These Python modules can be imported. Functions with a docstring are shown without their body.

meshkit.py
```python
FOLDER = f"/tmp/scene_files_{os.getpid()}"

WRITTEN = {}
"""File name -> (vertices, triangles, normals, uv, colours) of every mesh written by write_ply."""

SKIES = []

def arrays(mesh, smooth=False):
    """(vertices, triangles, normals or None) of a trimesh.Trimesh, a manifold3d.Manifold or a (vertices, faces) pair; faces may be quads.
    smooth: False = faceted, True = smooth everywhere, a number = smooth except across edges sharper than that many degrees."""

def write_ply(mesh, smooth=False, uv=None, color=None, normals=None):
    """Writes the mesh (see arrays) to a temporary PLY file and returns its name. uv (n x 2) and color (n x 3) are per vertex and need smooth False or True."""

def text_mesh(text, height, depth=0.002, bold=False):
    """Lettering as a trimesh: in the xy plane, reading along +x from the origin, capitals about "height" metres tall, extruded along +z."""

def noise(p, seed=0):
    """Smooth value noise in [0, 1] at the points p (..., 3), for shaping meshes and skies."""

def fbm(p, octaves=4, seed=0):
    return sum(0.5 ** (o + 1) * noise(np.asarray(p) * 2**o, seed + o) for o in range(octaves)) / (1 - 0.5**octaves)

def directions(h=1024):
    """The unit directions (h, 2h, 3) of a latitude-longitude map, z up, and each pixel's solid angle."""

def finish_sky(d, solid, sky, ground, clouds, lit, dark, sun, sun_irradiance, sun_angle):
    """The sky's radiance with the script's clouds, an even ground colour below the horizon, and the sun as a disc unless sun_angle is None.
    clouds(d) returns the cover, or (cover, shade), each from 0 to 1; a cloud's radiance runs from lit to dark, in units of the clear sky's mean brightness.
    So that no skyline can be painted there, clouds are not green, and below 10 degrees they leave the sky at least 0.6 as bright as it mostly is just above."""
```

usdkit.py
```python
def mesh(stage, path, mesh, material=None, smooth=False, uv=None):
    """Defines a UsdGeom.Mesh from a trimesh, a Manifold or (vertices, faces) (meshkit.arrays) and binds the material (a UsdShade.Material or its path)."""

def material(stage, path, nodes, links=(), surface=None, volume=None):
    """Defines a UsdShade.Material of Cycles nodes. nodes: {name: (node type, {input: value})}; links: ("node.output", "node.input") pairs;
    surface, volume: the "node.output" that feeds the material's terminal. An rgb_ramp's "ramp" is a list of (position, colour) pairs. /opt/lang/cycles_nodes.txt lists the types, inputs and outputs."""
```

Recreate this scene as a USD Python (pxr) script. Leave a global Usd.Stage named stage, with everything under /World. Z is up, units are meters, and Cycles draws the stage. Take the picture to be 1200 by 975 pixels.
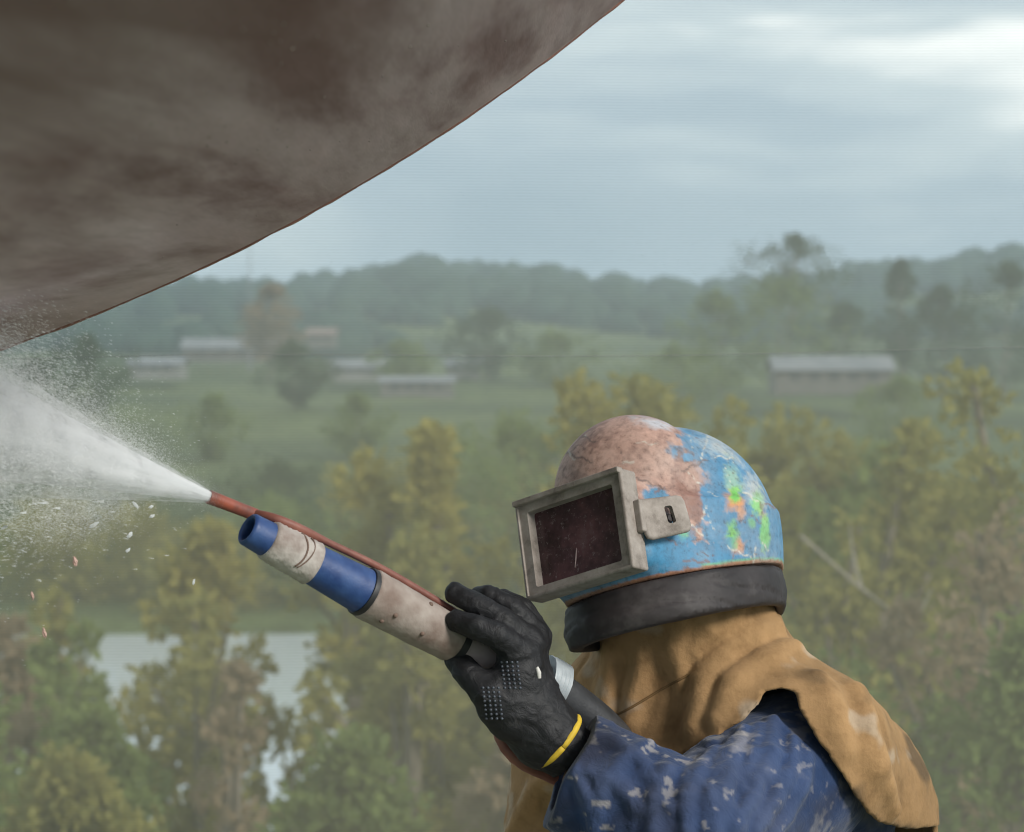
import math, random
import numpy as np, trimesh, manifold3d
import usdkit, meshkit
from pxr import Usd, UsdGeom, UsdLux, UsdShade, Sdf, Gf, Vt
from scipy.spatial import cKDTree
from scipy import ndimage

stage = Usd.Stage.CreateInMemory()
UsdGeom.SetStageUpAxis(stage, UsdGeom.Tokens.z)
UsdGeom.SetStageMetersPerUnit(stage, 1.0)
world = UsdGeom.Xform.Define(stage, '/World')
stage.SetDefaultPrim(world.GetPrim())
rng = np.random.default_rng(7)

# ------------------------------------------------------------------ camera
CZ = 14.0                       # camera height above the river
PITCH = math.radians(1.78)
TX = 0.2126                     # tangent of half the horizontal field of view
FPX = 600.0 / TX                # focal length in photograph pixels (1200 wide)
FOCUS = 2.93
cam = UsdGeom.Camera.Define(stage, '/World/camera')
cam.CreateHorizontalApertureAttr(36.0)
cam.CreateFocalLengthAttr(18.0 / TX)
cam.CreateFStopAttr(7.2)
cam.CreateFocusDistanceAttr(FOCUS)
cam.CreateExposureAttr(1.1)
cam.CreateClippingRangeAttr((0.05, 20000.0))
cam.AddTranslateOp().Set((0, 0, CZ))
cam.AddRotateXOp().Set(90 - math.degrees(PITCH))

# ------------------------------------------------------------------ sky and sun (overcast)
SUN_EL, SUN_AZ = math.radians(29), math.radians(130)      # azimuth from +y towards +x
SKY_STRENGTH = 0.10
HAZE = 0.00036
sun_dir = np.array([math.cos(SUN_EL) * math.sin(SUN_AZ), math.cos(SUN_EL) * math.cos(SUN_AZ), math.sin(SUN_EL)])
usdkit.material(stage, '/World/Looks/sky', {
    'sky': ('sky_texture', dict(sky_type='single_scattering', sun_disc=False, sun_elevation=SUN_EL, sun_rotation=SUN_AZ, aerosol_density=1.5)),
    'tc': ('texture_coordinate', {}),
    'map': ('mapping', dict(scale=(3.6, 3.6, 15.0), location=(7.1, 5.2, -0.12))),
    'n': ('noise_texture', dict(scale=1.0, detail=4.0, roughness=0.52, distortion=0.35)),
    'tone': ('rgb_ramp', dict(ramp=[(0.30, (1.75, 2.4, 3.0)), (0.45, (2.35, 3.0, 3.55)), (0.56, (3.5, 4.1, 4.4)), (0.66, (6.8, 7.0, 6.8))])),
    'map2': ('mapping', dict(scale=(1.6, 1.6, 7.0), location=(0.2, 2.0, 0.0))),
    'n2': ('noise_texture', dict(scale=1.0, detail=1.0, roughness=0.5)),
    'cover': ('rgb_ramp', dict(ramp=[(0.25, (0.86, 0.86, 0.86)), (0.6, (1, 1, 1))])),
    'mix': ('mix_color', {}),
    'bg': ('background_shader', dict(strength=SKY_STRENGTH)),
}, [('tc.generated', 'map.vector'), ('map.vector', 'n.vector'), ('n.fac', 'tone.fac'),
    ('tc.generated', 'map2.vector'), ('map2.vector', 'n2.vector'), ('n2.fac', 'cover.fac'), ('cover.color', 'mix.fac'),
    ('sky.color', 'mix.a'), ('tone.color', 'mix.b'), ('mix.result', 'bg.color')], surface='bg.background')
dome = UsdLux.DomeLight.Define(stage, '/World/sky')
UsdShade.MaterialBindingAPI.Apply(dome.GetPrim()).Bind(UsdShade.Material.Get(stage, '/World/Looks/sky'))
dome.GetPrim().SetCustomDataByKey('kind', 'structure')
sun = UsdLux.DistantLight.Define(stage, '/World/sun')
sun.CreateIntensityAttr(0.40); sun.CreateAngleAttr(16.0); sun.CreateNormalizeAttr(True)
sun.CreateColorAttr((1.0, 0.96, 0.9))
sun.AddRotateZOp().Set(-math.degrees(SUN_AZ))
sun.AddRotateXOp().Set(-(90 - math.degrees(SUN_EL)))

# ------------------------------------------------------------------ helpers
FWD = np.array([0, math.cos(PITCH), -math.sin(PITCH)]); UPV = np.array([0, math.sin(PITCH), math.cos(PITCH)])
CAM = np.array([0, 0, CZ])
def P(px, py, d):
    """The point at distance d (world y) that stands at photograph pixel (px, py)."""
    r = FWD + np.array([1.0, 0, 0]) * (px - 600) / FPX + UPV * (487.5 - py) / FPX
    return CAM + r * (d / r[1])
def PIX(p):
    q = np.asarray(p, float) - CAM
    f = q @ FWD
    return 600 + FPX * q[..., 0] / f, 487.5 - FPX * (q @ UPV) / f
def PXM(d): return d / FPX       # metres per photograph pixel at distance d

used = {}
def path_for(name, parent):
    base = (parent.GetPath() if parent else Sdf.Path('/World')).AppendChild(name)
    k = used.get(str(base), 0); used[str(base)] = k + 1
    return str(base) if k == 0 else '%s_%03d' % (base, k)
LOOK = {}
def mat(name, nodes, links=(), surface='p.BSDF', volume=None):
    LOOK[name] = usdkit.material(stage, '/World/Looks/' + name, nodes, links, surface, volume)
    return LOOK[name]
def tag(prim, label=None, cat=None, group=None, kind=None):
    prim = prim.GetPrim() if hasattr(prim, 'GetPrim') else prim
    for k, v in (('label', label), ('category', cat), ('group', group), ('kind', kind)):
        if v: prim.SetCustomDataByKey(k, v)
    return prim
def obj(name, mesh, look, parent=None, smooth=False, color=None):
    m = usdkit.mesh(stage, path_for(name, parent), mesh, LOOK[look], smooth)
    if color is not None:
        UsdGeom.PrimvarsAPI(m).CreatePrimvar('paint', Sdf.ValueTypeNames.Float3Array, 'vertex').Set(Vt.Vec3fArray.FromNumpy(np.asarray(color, np.float32)))
    return m.GetPrim()
def thing(name, loc, label, cat, group=None, kind=None, rotz=0, scale=None):
    x = UsdGeom.Xform.Define(stage, path_for(name, None))
    x.AddTranslateOp().Set(Gf.Vec3d(*map(float, loc)))
    if rotz: x.AddRotateZOp().Set(float(rotz))
    if scale is not None: x.AddScaleOp().Set(Gf.Vec3f(*map(float, scale)))
    return tag(x, label, cat, group, kind)
def copy_of(src, name, loc, label, cat, group=None, rotz=0, scale=None):
    x = thing(name, loc, label, cat, group, None, rotz, scale)
    x.GetReferences().AddInternalReference(src.GetPath()); x.SetInstanceable(True)
    return x
cat_mesh = trimesh.util.concatenate
def tube(pts, r, n=12, caps=True):
    """A round tube along points, r one radius or one per point."""
    pts = np.asarray(pts, float); r = np.broadcast_to(np.asarray(r, float), (len(pts),))
    t = np.gradient(pts, axis=0); t /= np.linalg.norm(t, axis=1, keepdims=True)
    a = np.cross(t[0], [0.3, 0.2, 0.93]); a /= np.linalg.norm(a)
    V, F = [], []
    ang = np.linspace(0, 2 * np.pi, n, endpoint=False)
    for i in range(len(pts)):
        a = a - t[i] * (a @ t[i]); a /= np.linalg.norm(a); b = np.cross(t[i], a)
        V.append(pts[i] + r[i] * (np.cos(ang)[:, None] * a + np.sin(ang)[:, None] * b))
    for i in range(len(pts) - 1):
        for j in range(n):
            k = (j + 1) % n
            F += [[i * n + j, i * n + k, (i + 1) * n + k], [i * n + j, (i + 1) * n + k, (i + 1) * n + j]]
    V = list(np.vstack(V))
    if caps:
        for i, flip in ((0, True), (len(pts) - 1, False)):
            c = len(V); V.append(pts[i])
            for j in range(n):
                k = (j + 1) % n
                F.append([c, i * n + k, i * n + j] if flip else [c, i * n + j, i * n + k])
    return trimesh.Trimesh(np.array(V), np.array(F), process=False)
def spline(pts, n=40):
    from scipy.interpolate import CubicSpline
    pts = np.asarray(pts, float)
    s = np.r_[0, np.cumsum(np.linalg.norm(np.diff(pts, axis=0), axis=1))]
    return CubicSpline(s, pts)(np.linspace(0, s[-1], n))

# --- signed distance modelling: surface nets over a grid
def nets(f, lo, hi, h, relax=2):
    lo, hi = np.asarray(lo, float), np.asarray(hi, float)
    n = np.ceil((hi - lo) / h).astype(int) + 1
    B = 4                                          # blocks of 4 x 4 x 4 cells; only those near the surface are looked at closely
    nb = -(-n // B)
    ctr = [lo[i] + h * (B * np.arange(nb[i]) + (B - 1) / 2) for i in range(3)]
    g = np.stack(np.meshgrid(*ctr, indexing='ij'), -1).reshape(-1, 3)
    coarse = f(g)
    full = np.repeat(coarse.astype(np.float32), B ** 3).reshape(-1, B, B, B)
    act = np.where(np.abs(coarse) < h * B * 1.25 + .006)[0]
    off = h * (np.stack(np.meshgrid(*[np.arange(B)] * 3, indexing='ij'), -1).reshape(-1, 3) - (B - 1) / 2)
    for i0 in range(0, len(act), 4000):
        a = act[i0:i0 + 4000]
        full[a] = f((g[a][:, None] + off[None]).reshape(-1, 3)).reshape(-1, B, B, B)
    D = full.reshape(*nb, B, B, B).transpose(0, 3, 1, 4, 2, 5).reshape(*(nb * B))[:n[0], :n[1], :n[2]]
    S = D < 0
    cnt = np.zeros(n - 1, int); acc = np.zeros((*(n - 1), 3)); num = np.zeros(n - 1, int)
    for c in np.ndindex(2, 2, 2):
        cnt += S[c[0]:n[0] - 1 + c[0], c[1]:n[1] - 1 + c[1], c[2]:n[2] - 1 + c[2]]
    active = (cnt > 0) & (cnt < 8)
    idx = np.full(n - 1, -1); A = np.argwhere(active); idx[active] = np.arange(len(A))
    pos = np.zeros((len(A), 3)); w = np.zeros(len(A))
    corners = list(np.ndindex(2, 2, 2))
    val = {c: D[A[:, 0] + c[0], A[:, 1] + c[1], A[:, 2] + c[2]].astype(float) for c in corners}
    for c in corners:
        for k in range(3):
            if c[k] == 0:
                e = list(c); e[k] = 1; e = tuple(e)
                a, b = val[c], val[e]; cross = (a < 0) != (b < 0)
                t = np.where(cross, a / np.where(cross, a - b, 1), 0)
                p = np.tile(np.array(c, float), (len(A), 1)); p[:, k] += t
                pos += p * cross[:, None]; w += cross
    V = lo + h * (A + pos / w[:, None])
    F = []
    for k in range(3):
        i, j = (k + 1) % 3, (k + 2) % 3
        s0 = [slice(None)] * 3; s1 = [slice(None)] * 3
        s0[k] = slice(0, n[k] - 1); s1[k] = slice(1, n[k])
        E = np.argwhere(S[tuple(s0)] != S[tuple(s1)])
        E = E[(E[:, i] > 0) & (E[:, j] > 0) & (E[:, i] < n[i] - 1) & (E[:, j] < n[j] - 1)]
        q = []
        for di, dj in ((-1, -1), (0, -1), (0, 0), (-1, 0)):
            c = E.copy(); c[:, i] += di; c[:, j] += dj
            q.append(idx[c[:, 0], c[:, 1], c[:, 2]])
        q = np.stack(q, 1)
        flip = ~S[E[:, 0], E[:, 1], E[:, 2]]
        q[flip] = q[flip][:, ::-1]
        F.append(q)
    q = np.vstack(F)
    for _ in range(relax):
        g, v0 = grad(f, V, h * .25)
        V = V - g * np.clip(v0, -h * .5, h * .5)[:, None]
    m = trimesh.Trimesh(V, np.vstack([q[:, [0, 1, 2]], q[:, [0, 2, 3]]]), process=False)
    return m
def grad(f, p, e=1e-3):
    g = np.stack([f(p + e * np.eye(3)[k]) - f(p - e * np.eye(3)[k]) for k in range(3)], 1) / (2 * e)
    n2 = (g * g).sum(1, keepdims=True)
    return g / np.maximum(n2, 1e-3), f(p)
def cap(p, a, b, ra, rb):
    a, b = np.asarray(a, float), np.asarray(b, float)
    ab = b - a; t = np.clip((p - a) @ ab / (ab @ ab), 0, 1)
    return np.linalg.norm(p - a - t[:, None] * ab, axis=1) - (ra + (rb - ra) * t)
def chain(p, pts, rs):
    return np.min([cap(p, pts[i], pts[i + 1], rs[i], rs[i + 1]) for i in range(len(pts) - 1)], axis=0)
def ell(p, c, r, R=None):
    q = p - c
    if R is not None: q = q @ R                # columns of R = local axes
    q = q / np.asarray(r)
    k0 = np.linalg.norm(q, axis=1); k1 = np.linalg.norm(q / np.asarray(r), axis=1)
    return k0 * (k0 - 1) / np.maximum(k1, 1e-9)
def smin(a, b, k):
    h = np.maximum(k - np.abs(a - b), 0) / k
    return np.minimum(a, b) - h * h * k * .25
def smax(a, b, k): return -smin(-a, -b, k)
def hit(f, px, py, d0=2.4, d1=3.6, steps=60):
    """Where the lines of sight through the pixels meet the surface f = 0."""
    px, py = np.atleast_1d(np.asarray(px, float)), np.atleast_1d(np.asarray(py, float))
    r = FWD + np.outer((px - 600) / FPX, [1.0, 0, 0]) + np.outer((487.5 - py) / FPX, UPV)
    r /= r[:, 1:2]; t = np.full(len(px), d0)
    for _ in range(steps):
        t = np.minimum(t + 0.8 * f(CAM + r * t[:, None]), d1)
    return CAM + r * t[:, None]
def fb(p, s, o=3, seed=0): return meshkit.fbm(np.asarray(p) * s, o, seed) - .5

def box(x0, x1, y0, y1, z0, z1):
    return trimesh.creation.box([x1 - x0, y1 - y0, z1 - z0], trimesh.transformations.translation_matrix([(x0 + x1) / 2, (y0 + y1) / 2, (z0 + z1) / 2]))
# --- material recipes
def plain(name, col, rough=.6, var=.15, scale=12., bump=.0, bscale=80., metal=0., spec=.5, col2=None, detail=4., bdist=.002):
    c = np.array(col, float)
    c2 = np.array(col2, float) if col2 is not None else c * (1 + var)
    c1 = c * (1 - var) if col2 is None else c
    nodes = {'tc': ('texture_coordinate', {}), 'g': ('geometry', {}),
             'n': ('noise_texture', dict(scale=scale, detail=detail, roughness=.6)),
             'r': ('rgb_ramp', dict(ramp=[(.3, tuple(c1)), (.7, tuple(c2))])),
             'p': ('principled_bsdf', dict(roughness=rough, metallic=metal, specular_ior_level=spec))}
    links = [('g.position', 'n.vector'), ('n.fac', 'r.fac'), ('r.color', 'p.base_color')]
    if bump:
        nodes['nb'] = ('noise_texture', dict(scale=bscale, detail=3., roughness=.6))
        nodes['b'] = ('bump', dict(strength=bump, distance=bdist))
        links += [('g.position', 'nb.vector'), ('nb.fac', 'b.height'), ('b.normal', 'p.normal')]
    return mat(name, nodes, links)
def leaf(name, c1, c2, c3):
    return mat(name, {'oi': ('geometry', {}), 'r': ('rgb_ramp', dict(ramp=[(0., c1), (.5, c2), (.9, c3)])),
        'd': ('diffuse_bsdf', {}), 't': ('translucent_bsdf', {}), 'm': ('mix_closure', dict(fac=.45))},
        [('oi.random_per_island', 'r.fac'), ('r.color', 'd.color'), ('r.color', 't.color'), ('d.BSDF', 'm.closure1'), ('t.BSDF', 'm.closure2')], surface='m.closure')
# ------------------------------------------------------------------ setting materials
mat('grass', {'g': ('geometry', {}), 'n': ('noise_texture', dict(scale=.012, detail=5., roughness=.6)), 'n2': ('noise_texture', dict(scale=.35, detail=4., roughness=.7)),
    'r': ('rgb_ramp', dict(ramp=[(.32, (.050, .066, .028)), (.47, (.080, .105, .040)), (.60, (.13, .155, .058)), (.72, (.085, .092, .045))])),
    'r2': ('rgb_ramp', dict(ramp=[(.3, (.55, .55, .55)), (.7, (1.2, 1.2, 1.15))])),
    'm': ('mix_color', dict(blend_type='multiply', fac=1.)), 'p': ('principled_bsdf', dict(roughness=.95, specular_ior_level=.1))},
    [('g.position', 'n.vector'), ('g.position', 'n2.vector'), ('n.fac', 'r.fac'), ('n2.fac', 'r2.fac'), ('r.color', 'm.a'), ('r2.color', 'm.b'), ('m.result', 'p.base_color')])
mat('water', {'g': ('geometry', {}), 'n': ('noise_texture', dict(scale=.9, detail=3.)), 'b': ('bump', dict(strength=.25, distance=.08)),
    'p': ('principled_bsdf', dict(base_color=(.58, .62, .61), roughness=.10, specular_ior_level=.6))},
    [('g.position', 'n.vector'), ('n.fac', 'b.height'), ('b.normal', 'p.normal')])
plain('forest', (.022, .046, .034), .95, scale=.05, col2=(.040, .068, .044), spec=.1)
plain('bark', (.10, .085, .065), .9, scale=9., col2=(.20, .17, .13), spec=.2)
plain('pale_bark', (.24, .215, .17), .85, scale=9., col2=(.34, .31, .26), spec=.2)
leaf('leaf_olive', (.27, .25, .075), (.42, .375, .13), (.58, .49, .21))
leaf('leaf_yellow', (.33, .29, .08), (.50, .42, .13), (.64, .53, .22))
leaf('leaf_green', (.17, .215, .068), (.28, .31, .105), (.42, .41, .17))
leaf('leaf_brown', (.28, .21, .13), (.39, .29, .19), (.52, .39, .28))
leaf('leaf_dark', (.065, .098, .046), (.10, .138, .062), (.15, .185, .085))
plain('roof_pale', (.14, .15, .155), .6, scale=.3, col2=(.23, .23, .23))
plain('roof_rust', (.17, .125, .10), .8, scale=.3, col2=(.23, .17, .14))
plain('wall_white', (.14, .14, .12), .8, scale=.3, col2=(.22, .215, .20))
plain('wall_dull', (.10, .095, .08), .85, scale=.3, col2=(.145, .135, .12))
plain('window_dark', (.05, .055, .06), .25, scale=.5)
plain('mast_steel', (.25, .25, .26), .5, scale=1., metal=.6)

# ------------------------------------------------------------------ ground, river, hills
RX = [-2600, -900, -200, 0, 60, 150, 200, 230, 280, 340, 380, 430, 470, 500, 530, 570, 600, 640, 670, 690, 720, 760, 800, 850, 900, 960, 1000, 1060, 1090, 1130, 1180, 1230, 1400, 1900, 3400]
RY = [y + 24 for y in [330, 345, 385, 380, 372, 352, 346, 341, 338, 343, 333, 325, 316, 313, 319, 328, 325, 323, 331, 338, 333, 343, 341, 346, 338, 328, 321, 315, 323, 308, 301, 297, 285, 320, 340]]
RIDGE = 1350.0
def ridge_z(x, y):
    px = 600 + FPX * x / np.maximum(y, 300.)
    py = np.interp(px, RX, RY)
    return CZ + (400 + 9 - py) / FPX * RIDGE       # 9 px are left to the tree tops
def land(x, y):
    x, y = np.asarray(x, float), np.asarray(y, float)
    q = np.stack([x, y, 0 * x], -1)
    z = np.interp(y, [-80, 0, 30, 50, 66, 74, 108, 116, 150, 700, 900, RIDGE, 1800, 3000], [4.2, 4.2, 3.6, 2.0, .5, -1.6, -1.6, .35, 1.2, 9.6, 14, 14, 10, 6])
    z = z + (fb(q, .03, 3, 3)) * np.interp(y, [0, 60, 118, 150, 400, 700], [.5, .4, .3, 1.0, 3.2, 5.0])
    up = np.interp(y, [640, 760, 900, 1100, RIDGE, 1600, 2000, 3000], [0, .10, .34, .72, 1, .8, .3, .1])
    up = np.clip(up + fb(q, .006, 3, 8) * .22 * (up > .02) * (1 - up) * 2, 0, None)
    return z + (ridge_z(x, y) - 14) * up
ys = np.r_[np.linspace(-80, 20, 14), np.geomspace(24, 3000, 150)]
xs = np.linspace(-1, 1, 181); xs = np.sign(xs) * np.abs(xs) ** 1.5
X = xs[None, :] * (160 + .75 * np.maximum(ys, 0))[:, None]; Y = np.repeat(ys[:, None], len(xs), 1)
def sheet(X, Y, Z):
    n, m = X.shape; k = np.arange(n * m).reshape(n, m)
    q = np.stack([k[:-1, :-1], k[:-1, 1:], k[1:, 1:], k[1:, :-1]], -1).reshape(-1, 4)
    return np.stack([X, Y, Z], -1).reshape(-1, 3), q
tag(obj('ground', sheet(X, Y, land(X, Y)), 'grass', smooth=True), kind='structure')
wx, wy = np.meshgrid(np.linspace(-210, 210, 3), np.linspace(60, 122, 3))
tag(obj('river', sheet(wx, wy, 0 * wx), 'water'), kind='structure')

# far-off wood on the hills, one mass
def blob(seed, n=2):
    m = trimesh.creation.icosphere(n, 1.0)
    m.vertices *= (1 + .5 * fb(m.vertices, 1.8, 3, seed))[:, None]
    return m
inst = UsdGeom.PointInstancer.Define(stage, '/World/hill_wood')
tag(inst, 'far-off dark green wood covering the hazy hills on the skyline', 'wood', kind='stuff')
protos = []
for k in range(3):
    m = usdkit.mesh(stage, '/World/hill_wood/crown_%03d' % (k + 1), blob(k), LOOK['forest'], True); protos.append(m.GetPath())
inst.CreatePrototypesRel().SetTargets(protos)
N = 5200
yy = rng.uniform(700, 1480, N); xx = rng.uniform(-1, 1, N) * (130 + .42 * yy)
keep = fb(np.stack([xx, yy * .6, 0 * xx], -1), .011, 3, 21) > np.interp(yy, [700, 900, 1200], [.10, -.02, -.30])
xx, yy = xx[keep], yy[keep]
s = rng.uniform(4.5, 10.5, len(xx)) * np.interp(yy, [700, 1300], [.62, 1.0])
zz = land(xx, yy) + s * .35
inst.CreatePositionsAttr(Vt.Vec3fArray.FromNumpy(np.stack([xx, yy, zz], 1).astype(np.float32)))
inst.CreateScalesAttr(Vt.Vec3fArray.FromNumpy(np.stack([s, s, s * rng.uniform(.7, 1.25, len(s))], 1).astype(np.float32)))
inst.CreateProtoIndicesAttr(Vt.IntArray.FromNumpy(rng.integers(0, 3, len(s)).astype(np.int32)))

# ------------------------------------------------------------------ trees
def leaves(r, centres, radii, per, size, flat=.6):
    c = np.repeat(centres, per, 0); n = len(c)
    d = r.normal(size=(n, 3)); d /= np.linalg.norm(d, axis=1, keepdims=True)
    p = c + d * (np.repeat(radii, per) * r.uniform(0, 1, n) ** .55)[:, None]
    a = d + r.normal(size=(n, 3)) * .8 + [0, 0, .25]; a /= np.linalg.norm(a, axis=1, keepdims=True)
    b = np.cross(a, r.normal(size=(n, 3))); b /= np.linalg.norm(b, axis=1, keepdims=True)
    L = (size * r.uniform(.6, 1.3, n))[:, None]; W = L * r.uniform(.3, .5, n)[:, None] * .8
    up = np.cross(a, b) * L * .14
    V = np.stack([p, p + a * L * .5 + b * W + up, p + a * L, p + a * L * .5 - b * W + up], 1).reshape(-1, 3)
    k = np.arange(n)[:, None] * 4
    return V, np.vstack([k + [0, 1, 2], k + [0, 2, 3]])
def tree(name, label, cat, base, height, width, look, seed, clumps=40, per=90, leafsize=.09, lean=(0, 0), low=.25, shape=.8, group=None, bark='bark', clump_r=.30, trunk_r=None):
    """A tapered trunk, limbs and a crown of leaf clumps; low: where the crown starts, shape: below 1 pointed, above 1 spreading."""
    r = np.random.default_rng(seed)
    t = thing(name, base, label, cat, group)
    top = np.array([lean[0], lean[1], height])
    trunk_r = trunk_r or .014 * height + .02
    tz = np.linspace(0, 1, 9)
    tp = np.outer(tz, top) * (1.0 if shape >= 1 else .96); tp[:, :2] += np.cumsum(r.normal(size=(9, 2)) * .012 * height, 0)
    tp[0, :2] = 0; tp[0, 2] = -.3
    obj('trunk', tube(tp, trunk_r * (1 - .86 * tz), 7), bark, t, True)
    cs, rs, limbs = [], [], []
    nl = max(2, int(clumps / 14))
    lead = [(0., 0., 1.)] + [(math.cos(q_) * w_, math.sin(q_) * w_, h_) for q_, w_, h_ in zip(r.uniform(0, 6.28, nl), r.uniform(.25, .85, nl) * width, r.uniform(.74, .98, nl))]
    for k in range(clumps):
        f = low + (1 - low) * (r.uniform(0, 1) ** .9 if k >= 2 * len(lead) else .93 + .055 * (k % 2))
        g = (f - low) / (1 - low)
        ang = r.uniform(0, 2 * np.pi)
        if shape >= 1:
            prof = np.sin(np.pi * min(1, (g * .86 + .14)) ** shape) ** .8
            rad = width * prof * r.uniform(.3, 1.15); lx = ly = 0.; f2 = f
        else:                                        # several ragged leading shoots instead of one cone
            lx, ly, lh = lead[max(0, r.integers(-4, len(lead))) if k >= 2 * len(lead) else k // 2]
            prof = (1.08 - g) ** .5 * (.5 + .5 * min(1, g * 4)); rad = width * .52 * prof * r.uniform(.1, 1.25); f2 = low + (f - low) * lh
            lx, ly = lx * (.45 + .55 * min(1, g * 2)), ly * (.45 + .55 * min(1, g * 2))
        ax = np.array([np.interp(f2, tz, tp[:, i]) for i in range(3)]) + [lx, ly, 0]
        c = ax + [np.cos(ang) * rad, np.sin(ang) * rad, r.uniform(-.1, .25) * width * .4]
        cs.append(c); rs.append(width * clump_r * r.uniform(.5, 1.3) * (.5 + .5 * prof))
        if k % 3 == 0:
            root = np.array([np.interp(max(.08, f - .16), tz, tp[:, i]) for i in range(3)])
            mid = (root + c) / 2 + [0, 0, -.06 * width]
            limbs.append(tube([root, mid, c], [trunk_r * .38, trunk_r * .25, trunk_r * .08], 5))
    tag(obj('limb', cat_mesh(limbs), bark, t, True), kind='stuff')
    obj('crown', leaves(r, np.array(cs), np.array(rs), per, leafsize), look, t)
    return t
def ground_at(px, d):
    x = (px - 600) / FPX * d
    return np.array([x, d, float(land(x, d))])
def tree_px(name, label, cat, px, top, d, wpx, look, seed, **kw):
    """A tree whose top stands at photograph pixel (px, top) at distance d and whose crown is about wpx pixels across."""
    b = ground_at(px, d)
    h = P(px, top, d)[2] - b[2]
    return tree(name, label, cat, b, h, wpx * PXM(d) / 2, look, seed, **kw)

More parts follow.
